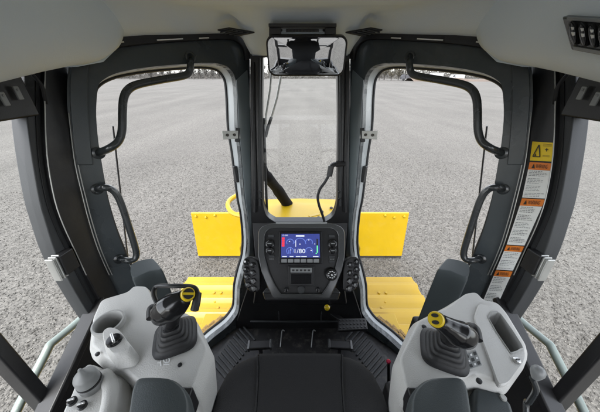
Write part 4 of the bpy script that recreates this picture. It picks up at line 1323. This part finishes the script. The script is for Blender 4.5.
# arm rests, side pads
for s, side in ((-1, 'left'), (1, 'right')):
    px = [(127, 412), (131, 388), (136, 378), (145, 375.5), (168, 376.5), (180, 382), (188, 392), (191, 406), (191, 430), (196, 520), (110, 520)]
    base = [L(u, v, PZ(-.525), s) for u, v in px]
    ar = thing('arm_rest', 'rounded slate vinyl arm rest at the rear of the %s console' % side, 'arm rest', sum(base, V()) / len(base) + V((0, 0, -.1)), 'arm rests either side of the seat')
    cen = sum(base, V()) / len(base)
    bs = crom(base, 3, True); loops = []
    def shr2(k, z): return [V((p.x + (cen.x - p.x) * k, p.y + (cen.y - p.y) * k, z)) for p in bs]
    loops.append(shr2(.06, -.585))
    for k in range(7):
        a = (pi / 2) * k / 6; loops.append(shr2(.16 * (1 - cos(a)), -.55 + .03 * sin(a)))
    MB().loft(loops).build('pad', 'slate_pad', ar, angle=60)
    MB().box(cen + V((0, 0, -.085)), (.05, .12, .07)).build('bracket', 'black', ar, bevel=.005)
    top = [(130, 265), (138, 260.5), (151, 258), (155, 260), (161, 267), (161, 269.5), (150, 271), (136, 277), (131, 276)]
    bt_ = [L(u, v, PZ(-.62), s) for u, v in top]
    cen = sum(bt_, V()) / len(bt_)
    bs = crom(bt_, 2, True); loops = []
    for z, k in ((-.93, -.10), (-.80, -.08), (-.64, -.02), (-.628, .01), (-.620, .05)):
        loops.append([V((p.x + (cen.x - p.x) * k, p.y + (cen.y - p.y) * k, z)) for p in bs])
    pdw = thing('side_box', 'dark slate moulded box between the %s console and the door pillar' % side, 'side box', cen + V((0, 0, -.83)), 'dark boxes ahead of the consoles')
    MB().loft(loops).build('box_body', 'slate_pad', pdw, bevel=.004, angle=50)
    MB().box(V((cen.x, cen.y - .03, -1.19)), (.14, .12, .52)).build('box_stand', 'rubber', pdw, bevel=.01)

# grey knob lever right of the right console
k0 = hitp(538, 372, PZ(-.56))
lv = thing('park_lever', 'curved dark lever with a grey ball knob beside the right console', 'lever', hitp(528, 412, PZ(-.75)))
MB().lathe([(.006, -.018), (.009, -.012), (.0125, -.003), (.0125, .004), (.0095, .010), (.005, .0125), (.001, .013)], k0, V((.1, .25, 1)), 24).build('ball_knob', 'knobgrey', lv)
b0 = hitp(526, 408, PZ(-.72))
MB().tube(crom([k0 + V((0, 0, -.025)), k0.lerp(b0, .4) + V((.012, 0, -.01)), k0.lerp(b0, .75) + V((.006, 0, -.01)), b0, b0 + V((-.03, -.1, -.1))], 5), .006, 10).build('lever_rod', 'tube', lv)
MB().lathe([(.06, -.1), (.05, -.04), (.03, 0), (.016, .02)], b0 + V((-.02, -.08, -.06)), V((.1, .5, 1)), 18).build('lever_boot', 'rubber', lv)

# ------------------------------------------------------------------ stickers on the right pillar
SPL = PX(.7835)
def sp(u, v, o=0.0): return hitp(u, v, PX(.7835 - o))
le = [(141, 532.5), (162, 529.7), (198, 522), (221, 515.2), (245, 506.5), (270, 496), (302, 482.5)]
ri = [(141, 553.5), (162, 551.5), (198, 545), (221, 535), (245, 524), (270, 512.5), (302, 498)]
def itp(tb, v):
    for (a, ua), (b_, ub) in zip(tb, tb[1:]):
        if v <= b_: return ua + (ub - ua) * (v - a) / (b_ - a)
    return tb[-1][1]
def sq4(v0, v1, o=0.0, pad=0.0): # lower-left, lower-right, upper-right, upper-left
    sl = 1.3
    return [sp(itp(le, v1) + pad, v1, o), sp(itp(ri, v1) - pad, v1 + sl * .8, o), sp(itp(ri, v0) - pad, v0 + sl, o), sp(itp(le, v0) + pad, v0, o)]
def sheet(mb, q, th=.0012): mb.prism(q, V((th, 0, 0)))
def triangle(mb, q, cx, cy, w_, h_):
    mb.add([bil(q, cx - w_ / 2, cy - h_ / 2), bil(q, cx + w_ / 2, cy - h_ / 2), bil(q, cx, cy + h_ / 2)], [(0, 1, 2)])
ys_ = thing('warning_sticker', 'yellow pictogram sticker at the top of the right pillar', 'sticker', sp(542, 150), 'stickers down the right pillar')
m = MB(); q = sq4(141.5, 160.5); sheet(m, q); m.build('sheet', 'sticker_yellow', ys_)
q = sq4(141.5, 160.5, .0012); m = MB()
o2 = V((-.0006, 0, 0))
def line(mb, q, x0, y0, x1, y1, wd=.025):
    d = V((x1 - x0, y1 - y0, 0)).normalized(); n_ = V((-d.y, d.x, 0)) * wd
    mb.add([bil(q, x0 + n_.x, y0 + n_.y) + o2, bil(q, x0 - n_.x, y0 - n_.y) + o2, bil(q, x1 - n_.x, y1 - n_.y) + o2, bil(q, x1 + n_.x, y1 + n_.y) + o2], [(0, 1, 2, 3)])
line(m, q, .12, .22, .46, .22); line(m, q, .12, .22, .36, .85); line(m, q, .36, .85, .46, .22); triangle(m, [p + o2 for p in q], .24, .33, .1, .14)
line(m, q, .66, .62, .82, .62, .02); line(m, q, .74, .52, .74, .70, .02)
m.build('pictogram', 'ink', ys_)
m = MB()
for k in range(3): line(m, q, .55, .9 - .05 * k, .95, .9 - .05 * k, .008)
for k in range(2): line(m, q, .58, .3 - .06 * k, .9, .3 - .06 * k, .008)
m.build('fine_print', 'bronze', ys_)
defs = [(162, 169.5, 197.5, 'tall white warning sticker with orange heading, just under the yellow one'),
        (198.3, 205.5, 244.5, 'longest white warning sticker with orange heading, second of the column'),
        (245.3, 251, 269.5, 'short white warning sticker with orange heading, third of the column'),
        (270.3, 276, 302, 'lowest white warning sticker with orange heading, just above the console')]
rs_ = random.Random(4)
for v0, vh, v1, lab in defs:
    t = thing('warning_sticker', lab, 'sticker', sp(itp(le, v1) + 8, (v0 + v1) / 2), 'stickers down the right pillar')
    m = MB(); sheet(m, sq4(vh, v1)); m.build('sheet', 'paper', t)
    m = MB(); sheet(m, sq4(v0, vh)); m.build('heading_band', 'orange', t)
    m = MB(); q = sq4(v0, vh, .0016)
    put_text(m, 'WARNING', q, .34, .22, .86, .78)
    triangle(m, q, .22, .5, .16, .62); m.build('heading_text', 'ink', t)
    m = MB(); q = sq4(vh, v1, .0016)
    nl = max(4, int((v1 - vh) / 1.55))
    for k in range(nl):
        y = 1 - (k + .9) / (nl + 1)
        if k % 5 == 4: continue
        x = .08
        xe = rs_.uniform(.6, .93)
        while x < xe:
            w_ = rs_.uniform(.05, .16); put_rect(m, q, x, y - .006, min(x + w_, xe), y + .35 / nl * .6); x += w_ + .03
    m.build('small_print', 'greyink', t)

# ------------------------------------------------------------------ switch panel in the right roof duct
def dhit(u, v, o=0.0):
    r_ = ray(u, v).normalized(); h_ = duct_bvh[1].ray_cast(V((0, 0, 0)), r_)
    return (h_[0] if h_[0] else hitp(u, v, PX(.6)))
corner = [dhit(u, v) for u, v in ((561, 17), (612, 20), (620, 60), (570.5, 50.5))]
pn = (corner[1] - corner[0]).cross(corner[3] - corner[0]).normalized()
ctr = sum(corner, V()) / 4
if pn.dot(-ctr) < 0: pn = -pn
PP = lambda o: (pn, pn.dot(ctr) + o)
spn = thing('overhead_switch_panel', 'dark panel of oval rocker switches in the right roof corner', 'switch panel', ctr)
MB().prism([hitp(u, v, PP(.012)) for u, v in ((561, 17), (612, 20), (620, 60), (570.5, 50.5))], -pn * .05).build('panel_plate', 'darkgrey', spn, bevel=.004)
MB().prism([hitp(u, v, PP(.016)) for u, v in ((566, 17.6), (612, 20), (612, 24), (567, 20.5))], -pn * .006).build('top_strip', 'greyplate', spn, bevel=.001)
MB().prism([hitp(u, v, PP(.016)) for u, v in ((572, 46), (618, 54), (619, 58.5), (573, 50))], -pn * .006).build('bottom_strip', 'greyplate', spn, bevel=.001)
for k in range(5):
    cu_, cv_ = 572.5 + k * 9.6, 33.5 + k * 1.35
    def ell(rx, ry, o):
        return [hitp(cu_ + rx * cos(a) + .16 * ry * sin(a), cv_ + ry * sin(a), PP(o)) for a in [2 * pi * j / 24 for j in range(24)]]
    MB().prism(ell(4.7, 12.2, .018), -pn * .01).build('switch_rim', 'trim', spn, bevel=.0015)
    rk = MB().loft([ell(3.9, 11.2, .016), ell(3.9, 11.2, .022), ell(3.2, 10.2, .026), ell(1.2, 6, .0265)]).build('rocker_switch', 'gloss', spn)
    m = MB()
    for dv, sz in ((-5, 1.3), (.5, 1.6)):
        m.prism([hitp(cu_ - sz + .12 * dv, cv_ + dv - sz * 1.1, PP(.0278)), hitp(cu_ + sz + .12 * dv, cv_ + dv - sz * .9, PP(.0278)), hitp(cu_ + sz + .12 * dv, cv_ + dv + sz, PP(.0278)), hitp(cu_ - sz * .3 + .12 * dv, cv_ + dv + sz * 1.1, PP(.0278))], -pn * .002)
    m.build('switch_symbol', 'whiteink', rk)
